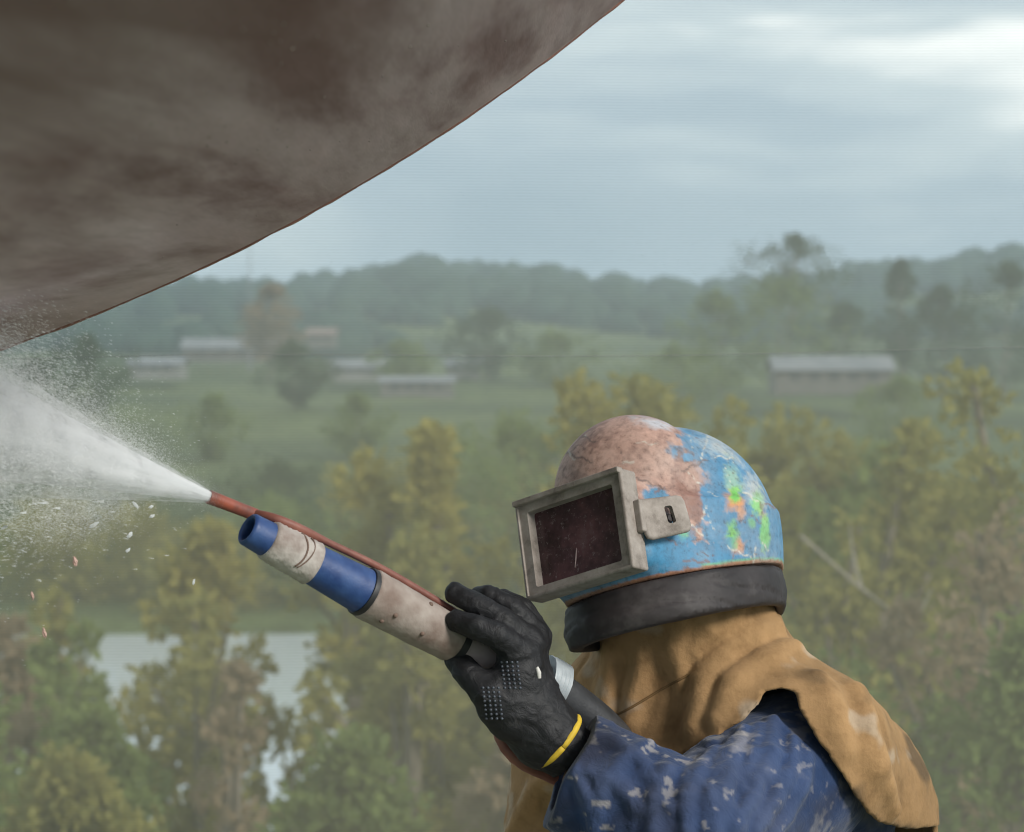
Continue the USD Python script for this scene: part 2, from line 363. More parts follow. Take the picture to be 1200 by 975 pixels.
# trees beyond the river and on the slope below the hills
far = dict(clumps=60, leafsize=.9, per=26)
tree_px('spreading_tree', 'tall spreading tree with an airy crown standing out against the sky', 'tree', 921, 284, 420, 128, 'leaf_dark', 11, clumps=60, per=26, leafsize=.75, low=.62, shape=1.2, clump_r=.26)
for k, (px, top, d, w, look, label, kw) in enumerate([
    (912, 338, 400, 150, 'leaf_green', 'broad rounded green tree below the tall spreading skyline tree', dict(low=.1, shape=1.5)),
    (845, 352, 405, 110, 'leaf_green', 'rounded green tree left of the broad one under the spreading skyline tree', dict(low=.1, shape=1.4)),
    (1056, 308, 430, 50, 'leaf_dark', 'slim tall dark tree on the skyline above the long pale roof', dict(low=.2, shape=1.2)),
    (1105, 345, 400, 110, 'leaf_dark', 'dense dark tree right of the long pale roofed building', dict(low=.1, shape=1.4)),
    (1175, 318, 390, 130, 'leaf_dark', 'big dark tree at the right edge below the skyline', dict(low=.1, shape=1.3)),
    (985, 365, 420, 120, 'leaf_dark', 'dark hedge-like tree directly behind the long pale roof', dict(low=.05, shape=1.5)),
    (570, 372, 460, 92, 'leaf_dark', 'round dark tree left of centre below the hill crest', dict(low=.08, shape=1.5)),
    (345, 412, 330, 84, 'leaf_dark', 'dark bushy tree in front of the pale houses on the left', dict(low=.08, shape=1.5)),
    (312, 338, 470, 64, 'leaf_brown', 'brownish tall tree beside the thin mast', dict(low=.25, shape=1.2)),
    (100, 405, 300, 110, 'leaf_dark', 'dim dark tree above the white blast plume', dict(low=.08, shape=1.4)),
    (40, 430, 280, 90, 'leaf_dark', 'dim tree at the left edge behind the white blast plume', dict(low=.08, shape=1.4)),
    (470, 408, 420, 70, 'leaf_green', 'small green tree right of the white houses', dict(low=.08, shape=1.5)),
    (800, 415, 330, 130, 'leaf_green', 'low wide green thicket left of the long pale building', dict(low=.05, shape=1.6)),
    (650, 400, 430, 100, 'leaf_green', 'low green tree right of the round dark one', dict(low=.05, shape=1.5)),
    (1060, 455, 240, 120, 'leaf_green', 'green bushy tree in front of the right end of the long building', dict(low=.05, shape=1.5)),
    (420, 470, 230, 80, 'leaf_green', 'green shrub tree alone on the meadow beyond the river', dict(low=.05, shape=1.5)),
    (250, 470, 230, 80, 'leaf_green', 'small olive tree on the meadow above the nozzle tip', dict(low=.05, shape=1.5)),
    (330, 560, 150, 120, 'leaf_dark', 'dark bush on the far river bank above the nozzle', dict(low=.03, shape=1.5)),
    (150, 600, 140, 120, 'leaf_dark', 'dark bush on the far river bank below the plume', dict(low=.03, shape=1.5)),
    (40, 640, 135, 110, 'leaf_green', 'green bush on the far river bank at the left edge', dict(low=.03, shape=1.5)),
    (480, 590, 140, 120, 'leaf_dark', 'dark bush on the far river bank above the worker\'s hand', dict(low=.03, shape=1.5)),
    (250, 665, 132, 130, 'leaf_dark', 'dark bush on the far river bank straight below the nozzle mouth', dict(low=.03, shape=1.5)),
    (640, 640, 135, 130, 'leaf_dark', 'dark bush on the far river bank left of the face window', dict(low=.03, shape=1.5)),
    (860, 660, 135, 130, 'leaf_dark', 'dark bush on the far river bank behind the helmet', dict(low=.03, shape=1.5)),
    (1130, 640, 140, 140, 'leaf_dark', 'dark bush on the far river bank near the right edge', dict(low=.03, shape=1.5)),
    (720, 520, 160, 120, 'leaf_dark', 'dark bush on the far bank seen just above the helmet', dict(low=.03, shape=1.5)),
    (1000, 540, 170, 120, 'leaf_green', 'green bush on the far bank right of the helmet', dict(low=.03, shape=1.5)),
]):
    kw = dict(dict(clumps=52, per=int(30 if d > 200 else 60), leafsize=.0022 * d, clump_r=.34), **kw)
    w = w * (1 if d > 200 else 1.9)
    tree_px('far_tree' if d > 200 else 'far_bush', label, 'tree' if d > 200 else 'bush', px, top, d, w, look, 100 + k, group='trees beyond the river', **kw)

# near trees between the worker and the river
for k, (px, top, d, w, look, label, kw) in enumerate([
    (1178, 372, 15, 290, 'leaf_olive', 'tall olive leaved tree at the right edge of the view', dict(clumps=70, low=.12)),
    (1105, 452, 18, 210, 'leaf_olive', 'olive tree with a pointed top just left of the tall right edge tree', dict(clumps=56, low=.12)),
    (1190, 540, 12, 230, 'leaf_brown', 'reddish brown leaved shrub tree low at the right edge', dict(clumps=20, low=.45)),
    (872, 398, 21, 190, 'leaf_olive', 'pointed olive tree rising behind the helmet', dict(clumps=60, low=.1)),
    (985, 555, 17, 210, 'leaf_olive', 'low olive tree right behind the helmet', dict(clumps=56, low=.12)),
    (1050, 650, 13, 260, 'leaf_green', 'green shrub behind the worker\'s shoulder', dict(clumps=56, low=.2)),
    (668, 418, 21, 180, 'leaf_yellow', 'tall yellowish tree left of the helmet', dict(clumps=60, low=.1)),
    (760, 520, 19, 180, 'leaf_olive', 'olive tree hidden mostly by the helmet', dict(clumps=50, low=.12)),
    (545, 462, 23, 140, 'leaf_yellow', 'slim yellowish tree above the gloved hand', dict(clumps=42, low=.25, per=54)),
    (600, 600, 18, 170, 'leaf_olive', 'olive tree between the face window and the glove', dict(clumps=50, low=.12)),
    (425, 548, 24, 130, 'leaf_olive', 'slim olive tree behind the blasting nozzle', dict(clumps=26, low=.5, per=44)),
    (470, 660, 17, 150, 'leaf_olive', 'olive bush below the nozzle sleeve', dict(clumps=14, low=.4, per=38)),
    (178, 628, 24, 140, 'leaf_yellow', 'yellowish rounded tree below the spray', dict(clumps=44, low=.15, shape=1.2)),
    (20, 690, 20, 120, 'leaf_brown', 'brownish twiggy bush at the left edge below the spray', dict(clumps=22, low=.4)),
    (290, 790, 16, 130, 'leaf_brown', 'dark brownish bush in front of the water', dict(clumps=15, per=38, low=.3, shape=1.3)),
    (15, 815, 13, 230, 'leaf_green', 'leafy green bush in the bottom left corner', dict(clumps=60, low=.3, shape=1.3)),
    (190, 850, 14, 210, 'leaf_green', 'green bush second from the bottom left corner', dict(clumps=48, low=.35, shape=1.3)),
    (390, 905, 12.5, 230, 'leaf_green', 'low green bush at the bottom below the nozzle', dict(clumps=50, low=.4, shape=1.3)),
    (555, 870, 14, 160, 'leaf_brown', 'brownish bush left of the worker\'s apron', dict(clumps=30, low=.4, shape=1.2)),
    (500, 780, 20, 100, 'leaf_olive', 'thin olive sapling against the water below the glove', dict(per=40, clumps=9, low=.4)),
    (70, 600, 124, 170, 'leaf_olive', 'distant olive tree in the second row at the left edge under the plume', dict(clumps=40, low=.05)),
    (240, 650, 124, 190, 'leaf_olive', 'second row olive tree under the nozzle mouth', dict(clumps=40, low=.05)),
    (330, 600, 124, 170, 'leaf_green', 'second row green tree just below the white taped nozzle', dict(clumps=40, low=.05)),
    (410, 680, 124, 190, 'leaf_olive', 'second row olive tree below the grey nozzle sleeve', dict(clumps=40, low=.05)),
    (490, 540, 124, 170, 'leaf_olive', 'second row olive tree left of the gloved fingers', dict(clumps=44, low=.05)),
    (610, 500, 124, 170, 'leaf_green', 'second row green tree left of the face window', dict(clumps=44, low=.05)),
    (770, 450, 44, 170, 'leaf_olive', 'second row olive tree showing over the helmet crown', dict(clumps=44, low=.05)),
    (940, 490, 44, 190, 'leaf_olive', 'second row olive tree just right of the helmet', dict(clumps=44, low=.05)),
    (1040, 520, 42, 190, 'leaf_green', 'second row green tree above the bare branch', dict(clumps=44, low=.05)),
    (1140, 560, 30, 220, 'leaf_olive', 'second row olive tree under the tall right edge tree', dict(clumps=44, low=.05)),
    (1010, 700, 24, 230, 'leaf_green', 'green tree in the second row behind the bare branch foot', dict(clumps=40, low=.08)),
    (60, 715, 19, 170, 'leaf_green', 'leafy green bush rising in front of the water at the left edge', dict(clumps=22, low=.3, per=60)),
    (215, 720, 20, 150, 'leaf_olive', 'olive bush splitting the water patch below the flying chips', dict(clumps=14, low=.3, per=44)),
    (95, 660, 22, 130, 'leaf_olive', 'sparse olive tree in front of the clear patch of water at left', dict(per=26, clumps=34, low=.1, clump_r=.15)),
    (270, 668, 21, 150, 'leaf_olive', 'sparse olive tree left of the broken water glints', dict(per=26, clumps=34, low=.1, clump_r=.15)),
    (370, 650, 22, 150, 'leaf_yellow', 'sparse yellowish tree in front of the broken water glints', dict(per=26, clumps=34, low=.1, clump_r=.15)),
    (560, 690, 22, 130, 'leaf_olive', 'sparse olive tree below the glove beside the apron', dict(per=26, clumps=34, low=.1, clump_r=.15)),
    (1150, 760, 11, 280, 'leaf_green', 'dark green shrub in the bottom right corner', dict(clumps=60, low=.4, shape=1.3)),
    (110, 905, 11, 260, 'leaf_olive', 'olive bush along the bottom edge left of the low green one', dict(clumps=50, low=.5, shape=1.3)),
]):
    kw = dict(dict(per=66, leafsize=min(.0058 * d, .34) + .008, clump_r=.27), **kw); kw['clumps'] = int(kw['clumps'] * 2.3); w = w * 1.75
    tree_px('bank_tree', label, 'tree', px, top, d, w, look, 300 + k, group='trees on the near river bank', **kw)
# the bare pale branch right of the helmet
b0, b1, b2 = P(1068, 745, 13.1), P(1010, 690, 12.6), P(938, 628, 12.4)
gb = ground_at(1120, 11.5)
t = thing('bare_branch', gb, 'pale bare dead branch sticking up left among the leaves right of the helmet', 'branch')
loc = lambda pts: [p - gb for p in pts]
obj('stem', tube(spline(loc([gb + [0, 0, -.3], P(1110, 900, 13.4), b0, b1, b2]), 24), np.linspace(.028, .009, 24), 7), 'pale_bark', t, True)
obj('twig', tube(spline(loc([b1, P(1000, 650, 12.6), P(996, 615, 12.6)]), 8), np.linspace(.010, .004, 8), 5), 'pale_bark', t, True)
obj('twig', tube(spline(loc([b0, P(1080, 715, 13.1), P(1092, 690, 13.1)]), 8), np.linspace(.011, .004, 8), 5), 'pale_bark', t, True)

# ------------------------------------------------------------------ far houses and the mast
def house(name, label, px0, px1, ptop, peave, pbase, d, wall, roof, wins, group=None):
    k = PXM(d); cx = (px0 + px1) / 2
    zb = P(cx, pbase, d)[2]; o = np.array([(cx - 600) * k, d, zb])
    w, he, hr, dep = (px1 - px0) * k, (pbase - peave) * k, (pbase - ptop) * k, 9.0
    t = thing(name, o, label, 'building', group)
    obj('wall', box(-w / 2, w / 2, 0, dep, -1.2, he), wall, t)
    V = [(-w / 2 - .5, -.6, he), (w / 2 + .5, -.6, he), (w / 2 + .5, dep / 2, hr), (-w / 2 - .5, dep / 2, hr), (w / 2 + .5, dep + .6, he), (-w / 2 - .5, dep + .6, he)]
    V = np.array(V + [(x, y, z - .18) for x, y, z in V])
    Q = [[0, 1, 2, 3], [3, 2, 4, 5], [7, 6, 9, 8], [8, 9, 11, 10], [0, 6, 7, 1], [5, 4, 10, 11], [1, 7, 8, 2], [2, 8, 10, 4], [0, 3, 9, 6], [3, 5, 11, 9]]
    obj('roof', (V, np.array(Q)), roof, t)
    for a in np.linspace(-w / 2, w / 2, wins + 2)[1:-1]:
        obj('window', box(a - .7, a + .7, -.05, .1, he * .35, he * .78), 'window_dark', t)
house('long_building', 'long low building with a pale ribbed roof in the trees right of the helmet', 909, 1046, 417, 433, 452, 330, 'wall_dull', 'roof_pale', 5)
house('white_house', 'small white house left of the round dark tree', 523, 562, 420, 428, 439, 470, 'wall_white', 'roof_pale', 2)
house('white_house', 'long white house between the dark bushy tree and the small white house', 385, 446, 421, 430, 440, 440, 'wall_white', 'roof_pale', 4)
house('pale_shed', 'pale roofed shed left of the mast below the hill', 214, 330, 396, 408, 418, 520, 'wall_dull', 'roof_pale', 4)
house('white_house', 'white house furthest left just above the plume', 150, 212, 418, 427, 437, 430, 'wall_white', 'roof_pale', 3)
house('red_house', 'small house with a dull reddish roof above the long white house', 360, 392, 384, 392, 402, 560, 'wall_dull', 'roof_rust', 2)
house('low_wall_house', 'long grey low house at the edge of the meadow', 446, 530, 441, 447, 462, 400, 'wall_dull', 'roof_pale', 4)
mo = ground_at(293, 520); mz = P(293, 276, 520)[2] - mo[2]
t = thing('radio_mast', mo, 'thin radio mast against the sky just under the steel hull', 'mast')
obj('pole', tube([(0, 0, -1), (0, 0, mz * .5), (0, 0, mz)], [.28, .2, .1], 8), 'mast_steel', t)
for f in (.55, .8):
    obj('crossbar', box(-.9, .9, -.06, .06, mz * f, mz * f + .12), 'mast_steel', t)

# ------------------------------------------------------------------ curved steel hull
pts = np.array([(725, 0), (690, 33), (640, 75), (580, 120), (500, 170), (400, 228), (300, 278), (200, 330), (100, 372), (0, 413)], float)
HD = 3.10
rim = np.array([P(x, y, HD)[[0, 2]] for x, y in pts])
sol = np.linalg.lstsq(np.c_[2 * rim, np.ones(len(rim))], (rim ** 2).sum(1), rcond=None)[0]
HR = math.sqrt(sol[2] + sol[0] ** 2 + sol[1] ** 2); hc = np.array([sol[0], HD, sol[1]])
mat('hull_steel', {'g': ('geometry', {}), 'mp': ('mapping', dict(scale=(1., .13, 1.))), 'n': ('noise_texture', dict(scale=5.2, detail=5., roughness=.6, distortion=.25)), 'n2': ('noise_texture', dict(scale=16., detail=5., roughness=.65)),
    'r': ('rgb_ramp', dict(ramp=[(.33, (.27, .165, .165)), (.43, (.47, .345, .355)), (.56, (.56, .43, .445)), (.68, (.64, .52, .535))])),
    'r2': ('rgb_ramp', dict(ramp=[(.34, (.70, .64, .62)), (.5, (1, 1, 1)), (.68, (1.22, 1.2, 1.2))])),
    'n3': ('noise_texture', dict(scale=3.0, detail=5., roughness=.62, distortion=.5)), 'r3': ('rgb_ramp', dict(ramp=[(.54, (0, 0, 0)), (.66, (.75, .75, .75))])),
    'm3': ('mix_color', dict(b=(.17, .085, .068))),
    'm': ('mix_color', dict(blend_type='multiply', fac=.7)), 'b': ('bump', dict(strength=.4, distance=.004)),
    'p': ('principled_bsdf', dict(roughness=.75, specular_ior_level=.3))},
    [('g.position', 'mp.vector'), ('mp.vector', 'n.vector'), ('mp.vector', 'n2.vector'), ('mp.vector', 'n3.vector'), ('n.fac', 'r.fac'), ('n2.fac', 'r2.fac'), ('r.color', 'm.a'), ('r2.color', 'm.b'),
     ('n3.fac', 'r3.fac'), ('r3.color', 'm3.fac'), ('m.result', 'm3.a'), ('m3.result', 'p.base_color'), ('n2.fac', 'b.height'), ('b.normal', 'p.normal')])
plain('rust_edge', (.26, .12, .09), .85, scale=30., col2=(.38, .19, .15), bump=.6, bscale=90.)
plain('dust_grey', (.36, .31, .28), .9, scale=3.)
hull = thing('steel_hull', (hc[0], HD, hc[2]), 'curved brown steel hull plate with dusty blasted underside, upper left', 'hull')
def ring(r0, r1, y0, y1, n=256, ny=1, rag=0.):
    a = np.linspace(0, 2 * np.pi, n, endpoint=False)
    prof = [(r0, y) for y in np.linspace(y0, y1, ny + 1)] + [(r1, y) for y in np.linspace(y1, y0, ny + 1)]
    V = []
    for k, (r, y) in enumerate(prof):
        rr = r + (0 if not rag else rag * fb(np.stack([np.cos(a) * r, np.sin(a) * r, 0 * a + (k // (ny + 1))], 1), 26., 3, 5))
        V.append(np.stack([rr * np.cos(a), 0 * a + y, rr * np.sin(a)], 1))
    m = len(prof); k = np.arange(m * n).reshape(m, n); F = []
    for i in range(m):
        a_, b_ = k[i], k[(i + 1) % m]
        F.append(np.stack([a_, b_, np.roll(b_, -1), np.roll(a_, -1)], 1))
    return np.vstack(V), np.vstack(F)
V, F = ring(HR, HR - .03, -2.9, -.012, 900, 14)
rad = np.hypot(V[:, 0], V[:, 2]); bulge = .0004 * fb(V, 1.1, 2, 9) * (rad > HR - .015)
V[:, [0, 2]] *= (1 + bulge / rad)[:, None]
obj('plate', (V, F), 'hull_steel', hull, 40)
obj('plate_edge', ring(HR + .0012, HR - .034, -.0118, .006, 1400, 1, .0035), 'rust_edge', hull)
# grit and dust clinging to the plate
r = np.random.default_rng(4); specks = []
hullf = lambda p: np.hypot(p[:, 0] - hc[0], p[:, 2] - hc[2]) - HR
pp = np.c_[np.r_[r.normal(230, 90, 130), r.uniform(0, 640, 60)], np.r_[r.normal(95, 60, 130), r.uniform(0, 330, 60)]]
pp = pp[(pp[:, 0] > -20) & (pp[:, 1] > -20)]
for c in hit(hullf, pp[:, 0], pp[:, 1], .6, 3.0, 90):
    if c[1] > 2.9: continue
    m = trimesh.creation.icosphere(1, 1.0); m.vertices = m.vertices * r.uniform(.0003, .0010) * r.uniform(.6, 1.5, 3) + c - [hc[0], HD, hc[2]]; specks.append(m)
tag(obj('dust_specks', cat_mesh(specks), 'dust_grey', hull), kind='stuff')

# ------------------------------------------------------------------ netting behind the worker
ND = 3.86
mat('net', {'g': ('geometry', {}), 'w': ('wave_texture', dict(bands_direction='z', scale=.314159 / .0046, distortion=.35, detail=0., detail_scale=.5)),
    'r': ('rgb_ramp', dict(ramp=[(.15, (.785, .79, .79)), (.75, (.875, .875, .875))])),
    't': ('transparent_bsdf', {}), 'd': ('diffuse_bsdf', dict(color=(.82, .78, .60))), 'tl': ('translucent_bsdf', dict(color=(.70, .66, .50))), 'a': ('mix_closure', dict(fac=.5)), 'x': ('mix_closure', dict(fac=.14))},
    [('g.position', 'w.vector'), ('w.fac', 'r.fac'), ('r.color', 't.color'),
     ('d.BSDF', 'a.closure1'), ('tl.BSDF', 'a.closure2'), ('t.BSDF', 'x.closure1'), ('a.closure', 'x.closure2')], surface='x.closure')
plain('net_cord', (.22, .23, .21), .8, scale=40.)
net = thing('debris_net', (0, ND, CZ), 'see-through woven netting hung behind the worker, with a dark seam', 'net')
nx = np.linspace(-1.9, 1.9, 49); nz = np.linspace(-1.15, 1.35, 34)
NX, NZ = np.meshgrid(nx, nz)
NY = .05 * np.sin(NX * 1.1 + .6 * NZ) + .03 * np.sin(NX * 2.7)
obj('netting', sheet(NX, NY, NZ), 'net', net, True)
seam = []
for px in np.arange(-780, 1990, 40):
    p = P(px, 421 - 11 * (px / 1200.) - 3 * math.sin(px / 160.), ND); x = p[0]; z = p[2] - CZ
    seam.append((x, .05 * math.sin(x * 1.1 + .6 * z) + .03 * math.sin(x * 2.7) - .004, z))
obj('seam', tube(seam, .0005, 6), 'net_cord', net, True)
# ------------------------------------------------------------------ the worker: skeleton (joints at photograph pixel and distance)
def unit(v): v = np.asarray(v, float); return v / np.linalg.norm(v)
U = unit([143, -105, 56]); Vh = np.array([-4, 32.4, 115.]); Vh = unit(Vh - U * (Vh @ U)); Nf = np.cross(Vh, U) * -1
Nf = np.cross(U, Vh)
if Nf[1] > 0: Nf = -Nf
HB = np.stack([U, Nf, Vh], 1)                  # helmet axes: across, forward, up
HC = P(790, 625, 3.0)
def HL(p): return (p - HC) @ HB                # world to helmet
def HW(q): return HC + np.asarray(q, float) @ HB.T
neck0, neck1 = P(792, 690, 3.02), P(815, 800, 3.07)
shL, shR = P(912, 905, 2.93), P(700, 890, 3.20)
elL, wrL = P(812, 992, 2.74), P(655, 893, 2.795)
elR, wrR = P(665, 1085, 3.03), P(735, 985, 2.90)
back = P(955, 955, 3.10); chest = P(770, 960, 3.06)
pelvis = P(880, 1330, 3.12); FLOOR = pelvis[2] - .90
hipL, hipR = pelvis + [.08, -.07, -.06], pelvis + [-.08, .07, -.06]
knL, knR = np.array([hipL[0] + .03, hipL[1] - .03, FLOOR + .47]), np.array([hipR[0] - .16, hipR[1] + .02, FLOOR + .48])
anL, anR = np.array([knL[0] + .10, knL[1], FLOOR + .09]), np.array([knR[0] - .02, knR[1], FLOOR + .09])
toeL, toeR = anL + [-.17, -.05, -.045], anR + [-.17, -.05, -.045]
head = HW([0, -.01, -.01])
def figure(p, g=0.0):
    """The body's distance field: g grows every radius (clothing)."""
    f = cap(p, neck0, neck1, .062 + g, .072 + g)
    f = smin(f, cap(p, shL, shR, .072 + g, .072 + g), .06)
    f = smin(f, cap(p, chest, pelvis, .125 + g, .120 + g), .10)
    f = smin(f, cap(p, back, pelvis, .085 + g, .115 + g), .10)
    f = smin(f, chain(p, [shR, elR, wrR], [.058 + g, .045 + g, .033 + g]), .05)
    f = smin(f, chain(p, [hipL, knL, anL], [.092 + g, .062 + g, .045 + g]), .06)
    f = smin(f, chain(p, [hipR, knR, anR], [.092 + g, .062 + g, .045 + g]), .06)
    return f
def arm(p, g=0.0): return chain(p, [shL, elL, elL + (wrL - elL) * .75], [.058 + g, .045 + g, .030 + g])
# fingers of the near hand, knuckle to tip
def J(*a): return P(a[0], a[1], a[2])
FIN = [([J(612, 768, 2.775), J(583, 745, 2.748), J(556, 734, 2.748), J(534, 727, 2.762)], [.0165, .0140, .0125, .0108]),
       ([J(620, 753, 2.790), J(590, 728, 2.772), J(558, 709, 2.775), J(533, 695, 2.787)], [.0165, .0138, .0122, .0110]),
       ([J(626, 743, 2.812), J(600, 713, 2.802), J(572, 698, 2.806), J(552, 703, 2.835)], [.0155, .0132, .0118, .0105]),
       ([J(631, 745, 2.836), J(612, 713, 2.832), J(590, 702, 2.842), J(572, 711, 2.868)], [.0140, .0118, .0106, .0096])]
THU = ([J(598, 838, 2.772), J(572, 812, 2.760), J(550, 791, 2.770), J(534, 773, 2.788)], [.026, .0185, .0148, .0118])
wrG, wrG2 = J(642, 860, 2.792), J(692, 903, 2.80)
def hand(p, g=0.0):
    f = chain(p, [J(608, 768, 2.782), J(614, 806, 2.785), wrG], [.022 + g, .031 + g, .032 + g])
    f = smin(f, cap(p, J(624, 750, 2.828), J(620, 806, 2.81), .016 + g, .024 + g), .03)
    f = smin(f, cap(p, J(590, 824, 2.776), J(628, 856, 2.79), .023 + g, .031 + g), .03)
    f = smin(f, cap(p, J(604, 790, 2.770), J(596, 826, 2.775), .020 + g, .024 + g), .02)
    f = smin(f, cap(p, wrG, wrG2, .031 + g, .033 + g), .02)
    fs = [chain(p, a, np.array(r) + g) for a, r in FIN]
    d = fs[0]
    for q in fs[1:]: d = smin(d, q, .005)
    f = smin(f, d, .014)
    return smin(f, chain(p, THU[0], np.array(THU[1]) + g), .016)

person = thing('person', (0, 0, 0), 'worker in blast helmet, tan leather cape and blue coverall aiming a nozzle', 'person')
def bodyf(p):
    f = smin(figure(p), arm(p), .04)
    f = smin(f, ell(p, head, (.078, .098, .118), HB), .03)
    f = smin(f, chain(p, [elL + (wrL - elL) * .75, wrG2 + [.012, .005, -.004], J(606, 806, 2.79)], [.030, .018, .014]), .02)
    for a, b in ((anL, toeL), (anR, toeR)): f = smin(f, cap(p, a, b, .04, .033), .03)
    return f
plain('skin', (.22, .12, .08), .5, scale=20.)
lo = np.array([-.18, 2.55, FLOOR - .05]); hi = np.array([.85, 3.55, CZ + .1])
obj('body', nets(bodyf, lo, hi, .014, 1), 'skin', person, True)

# ------------------------------------------------------------------ coverall
def fold_field(p, folds):
    f = np.full(len(p), 9.0)
    for pts, r in folds:
        f = smin(f, chain(p, pts, r), .006)
    return f
def on(f, pix, sink, r0):
    """A crease line laid on the surface f along photograph pixels."""
    q = hit(f, *np.array(pix, float).T)
    k = np.linspace(-1, 1, len(q)); r = r0 * (.45 + .55 * np.sqrt(np.clip(1 - k * k * .9, 0, 1)))
    q = q + np.array([0, 1, 0]) * sink
    return list(q), list(r)
def sleeve0(p):
    return chain(p, [shL + [.02, .0, .0], elL, wrL + (wrL - elL) * .02], [.098, .088, .068])
sl_folds = [on(sleeve0, a, .0005, r) for a, r in [
    ([(838, 880), (820, 905), (806, 935), (804, 975)], .012), ([(872, 858), (858, 890), (848, 930), (838, 972)], .012), ([(858, 870), (842, 898), (830, 935), (828, 970)], .009),
    ([(905, 846), (903, 885), (886, 925), (862, 968)], .012), ([(890, 852), (882, 890), (868, 925)], .009), ([(800, 880), (778, 905), (766, 938), (764, 972)], .011),
    ([(930, 868), (925, 905), (905, 940), (884, 972)], .011), ([(760, 872), (735, 886), (712, 912), (700, 950)], .010), ([(848, 905), (880, 915), (915, 912)], .008),
    ([(690, 862), (718, 870), (752, 896), (782, 945)], .009), ([(945, 885), (937, 925), (908, 975)], .011), ([(690, 905), (722, 918), (752, 950)], .008), ([(672, 900), (690, 935), (695, 970)], .008), ([(780, 872), (806, 876), (835, 872)], .008)]]
cuffN = unit(unit(P(640, 905, 2.79) - P(800, 930, 2.79)) + [0, 0, .34])
cuffP = P(664, 900, 2.795)
def sleeve_out(p):
    q = p + np.stack([fb(p, 22., 2, 1), fb(p, 22., 2, 2), fb(p, 22., 2, 3)], 1) * .007
    f = smin(sleeve0(q), fold_field(q, sl_folds), .012)
    return f + fb(p, 45., 2, 4) * .004 + np.maximum(0, .10 - np.abs(fb(p * [1, 1, .55], 20., 2, 5))) * -.016
def sleeve(p):
    f = sleeve_out(p)
    inner = np.maximum(sleeve0(p) + .019, -((p - cuffP) @ cuffN + .16))
    f = smax(f, -inner, .003)
    return smax(f, (p - cuffP) @ cuffN - .004 * np.sin(60 * (p[:, 2] - CZ)), .004)
def coverf(p):
    f = figure(p, .020)
    q = fb(p, 14., 2, 6) * .022 + fb(p, 30., 2, 7) * .008
    f = f + q
    f = smax(f, FLOOR + .11 - p[:, 2], .01)
    return smax(f, p[:, 2] - P(800, 800, 3.05)[2], .01)
mat('denim', {'g': ('geometry', {}), 'a': ('attribute', dict(attribute='paint')), 'n': ('noise_texture', dict(scale=16., detail=3., roughness=.65)),
    'r': ('rgb_ramp', dict(ramp=[(.30, (.70, .72, .74)), (.5, (1, 1, 1)), (.72, (1.22, 1.20, 1.16))])),
    'n2': ('noise_texture', dict(scale=48., detail=4., roughness=.62, distortion=.6)), 'm': ('mix_color', dict(blend_type='multiply', fac=1.)), 'b': ('bump', dict(strength=.55, distance=.006)),
    'p': ('principled_bsdf', dict(roughness=.9, specular_ior_level=.15, sheen_weight=.15))},
    [('g.position', 'n.vector'), ('g.position', 'n2.vector'), ('n.fac', 'r.fac'), ('a.color', 'm.a'), ('r.color', 'm.b'), ('m.result', 'p.base_color'), ('n2.fac', 'b.height'), ('b.normal', 'p.normal')])
NAVY = np.array([.021, .042, .105]); DUST = np.array([.36, .33, .30])
def denim_paint(V, dirty):
    c = np.tile(NAVY, (len(V), 1)) * (1 + .5 * fb(V, 9., 2, 30))[:, None]
    blot = np.clip((fb(V, 30., 6, 31) - .115) * 22, 0, 1) * np.clip((fb(V, 7., 2, 32) + .08) * 8, 0, 1)
    spots = np.clip((fb(V, 75., 4, 33) - .165) * 26, 0, 1)
    k = np.clip((blot * .55 + spots * .6) * dirty, 0, .8)
    film = np.clip(fb(V, 6., 3, 34) * 1.5 + .12, 0, .28)[:, None] * np.ones((1, 1))
    c = c * (1 - film * .5) + np.array([.17, .15, .14]) * film * .5
    return c * (1 - k[:, None]) + DUST * k[:, None]
m = nets(coverf, lo, hi + [0, 0, -.2], .0105, 1)
cov = obj('coverall', m, 'denim', person, True, denim_paint(m.vertices, np.full(len(m.vertices), .4)))
bx = np.array([shL, elL, wrL])
m = nets(sleeve, bx.min(0) - .13, bx.max(0) + .13, .0030, 2)
cd = np.clip(1 - np.linalg.norm(m.vertices - cuffP, axis=1) / .35, 0, 1)
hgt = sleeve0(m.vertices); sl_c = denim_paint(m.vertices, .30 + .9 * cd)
fold_tone = np.clip((hgt - np.median(hgt)) * 38, -.30, .9)[:, None]                             # paler on raised folds, darker in the hollows
sl_c = sl_c * (1 + .55 * np.minimum(fold_tone, 0)) + np.maximum(fold_tone, 0) * np.array([.045, .052, .075])
gr = np.clip(fb(m.vertices, 11., 4, 36) * 3.2 + cd * .55 - .25, 0, .6)[:, None]               # grime towards the cuff
sl_c = sl_c * (1 - gr) + np.array([.028, .024, .026]) * gr
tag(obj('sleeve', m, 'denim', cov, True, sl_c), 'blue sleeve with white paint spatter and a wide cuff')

# ------------------------------------------------------------------ boots
plain('boot_leather', (.05, .035, .025), .6, scale=20.)
for a, b in ((anL, toeL), (anR, toeR)):
    g = lambda p: smax(smin(cap(p, a + [.03, 0, .10], a + [.02, 0, -.02], .058, .062), cap(p, a + [.03, .01, -.03], b, .055, .05), .03), FLOOR - p[:, 2], .006)
    obj('boot', nets(g, np.minimum(a, b) - .12, np.maximum(a, b) + .2, .009, 1), 'boot_leather', person, True)

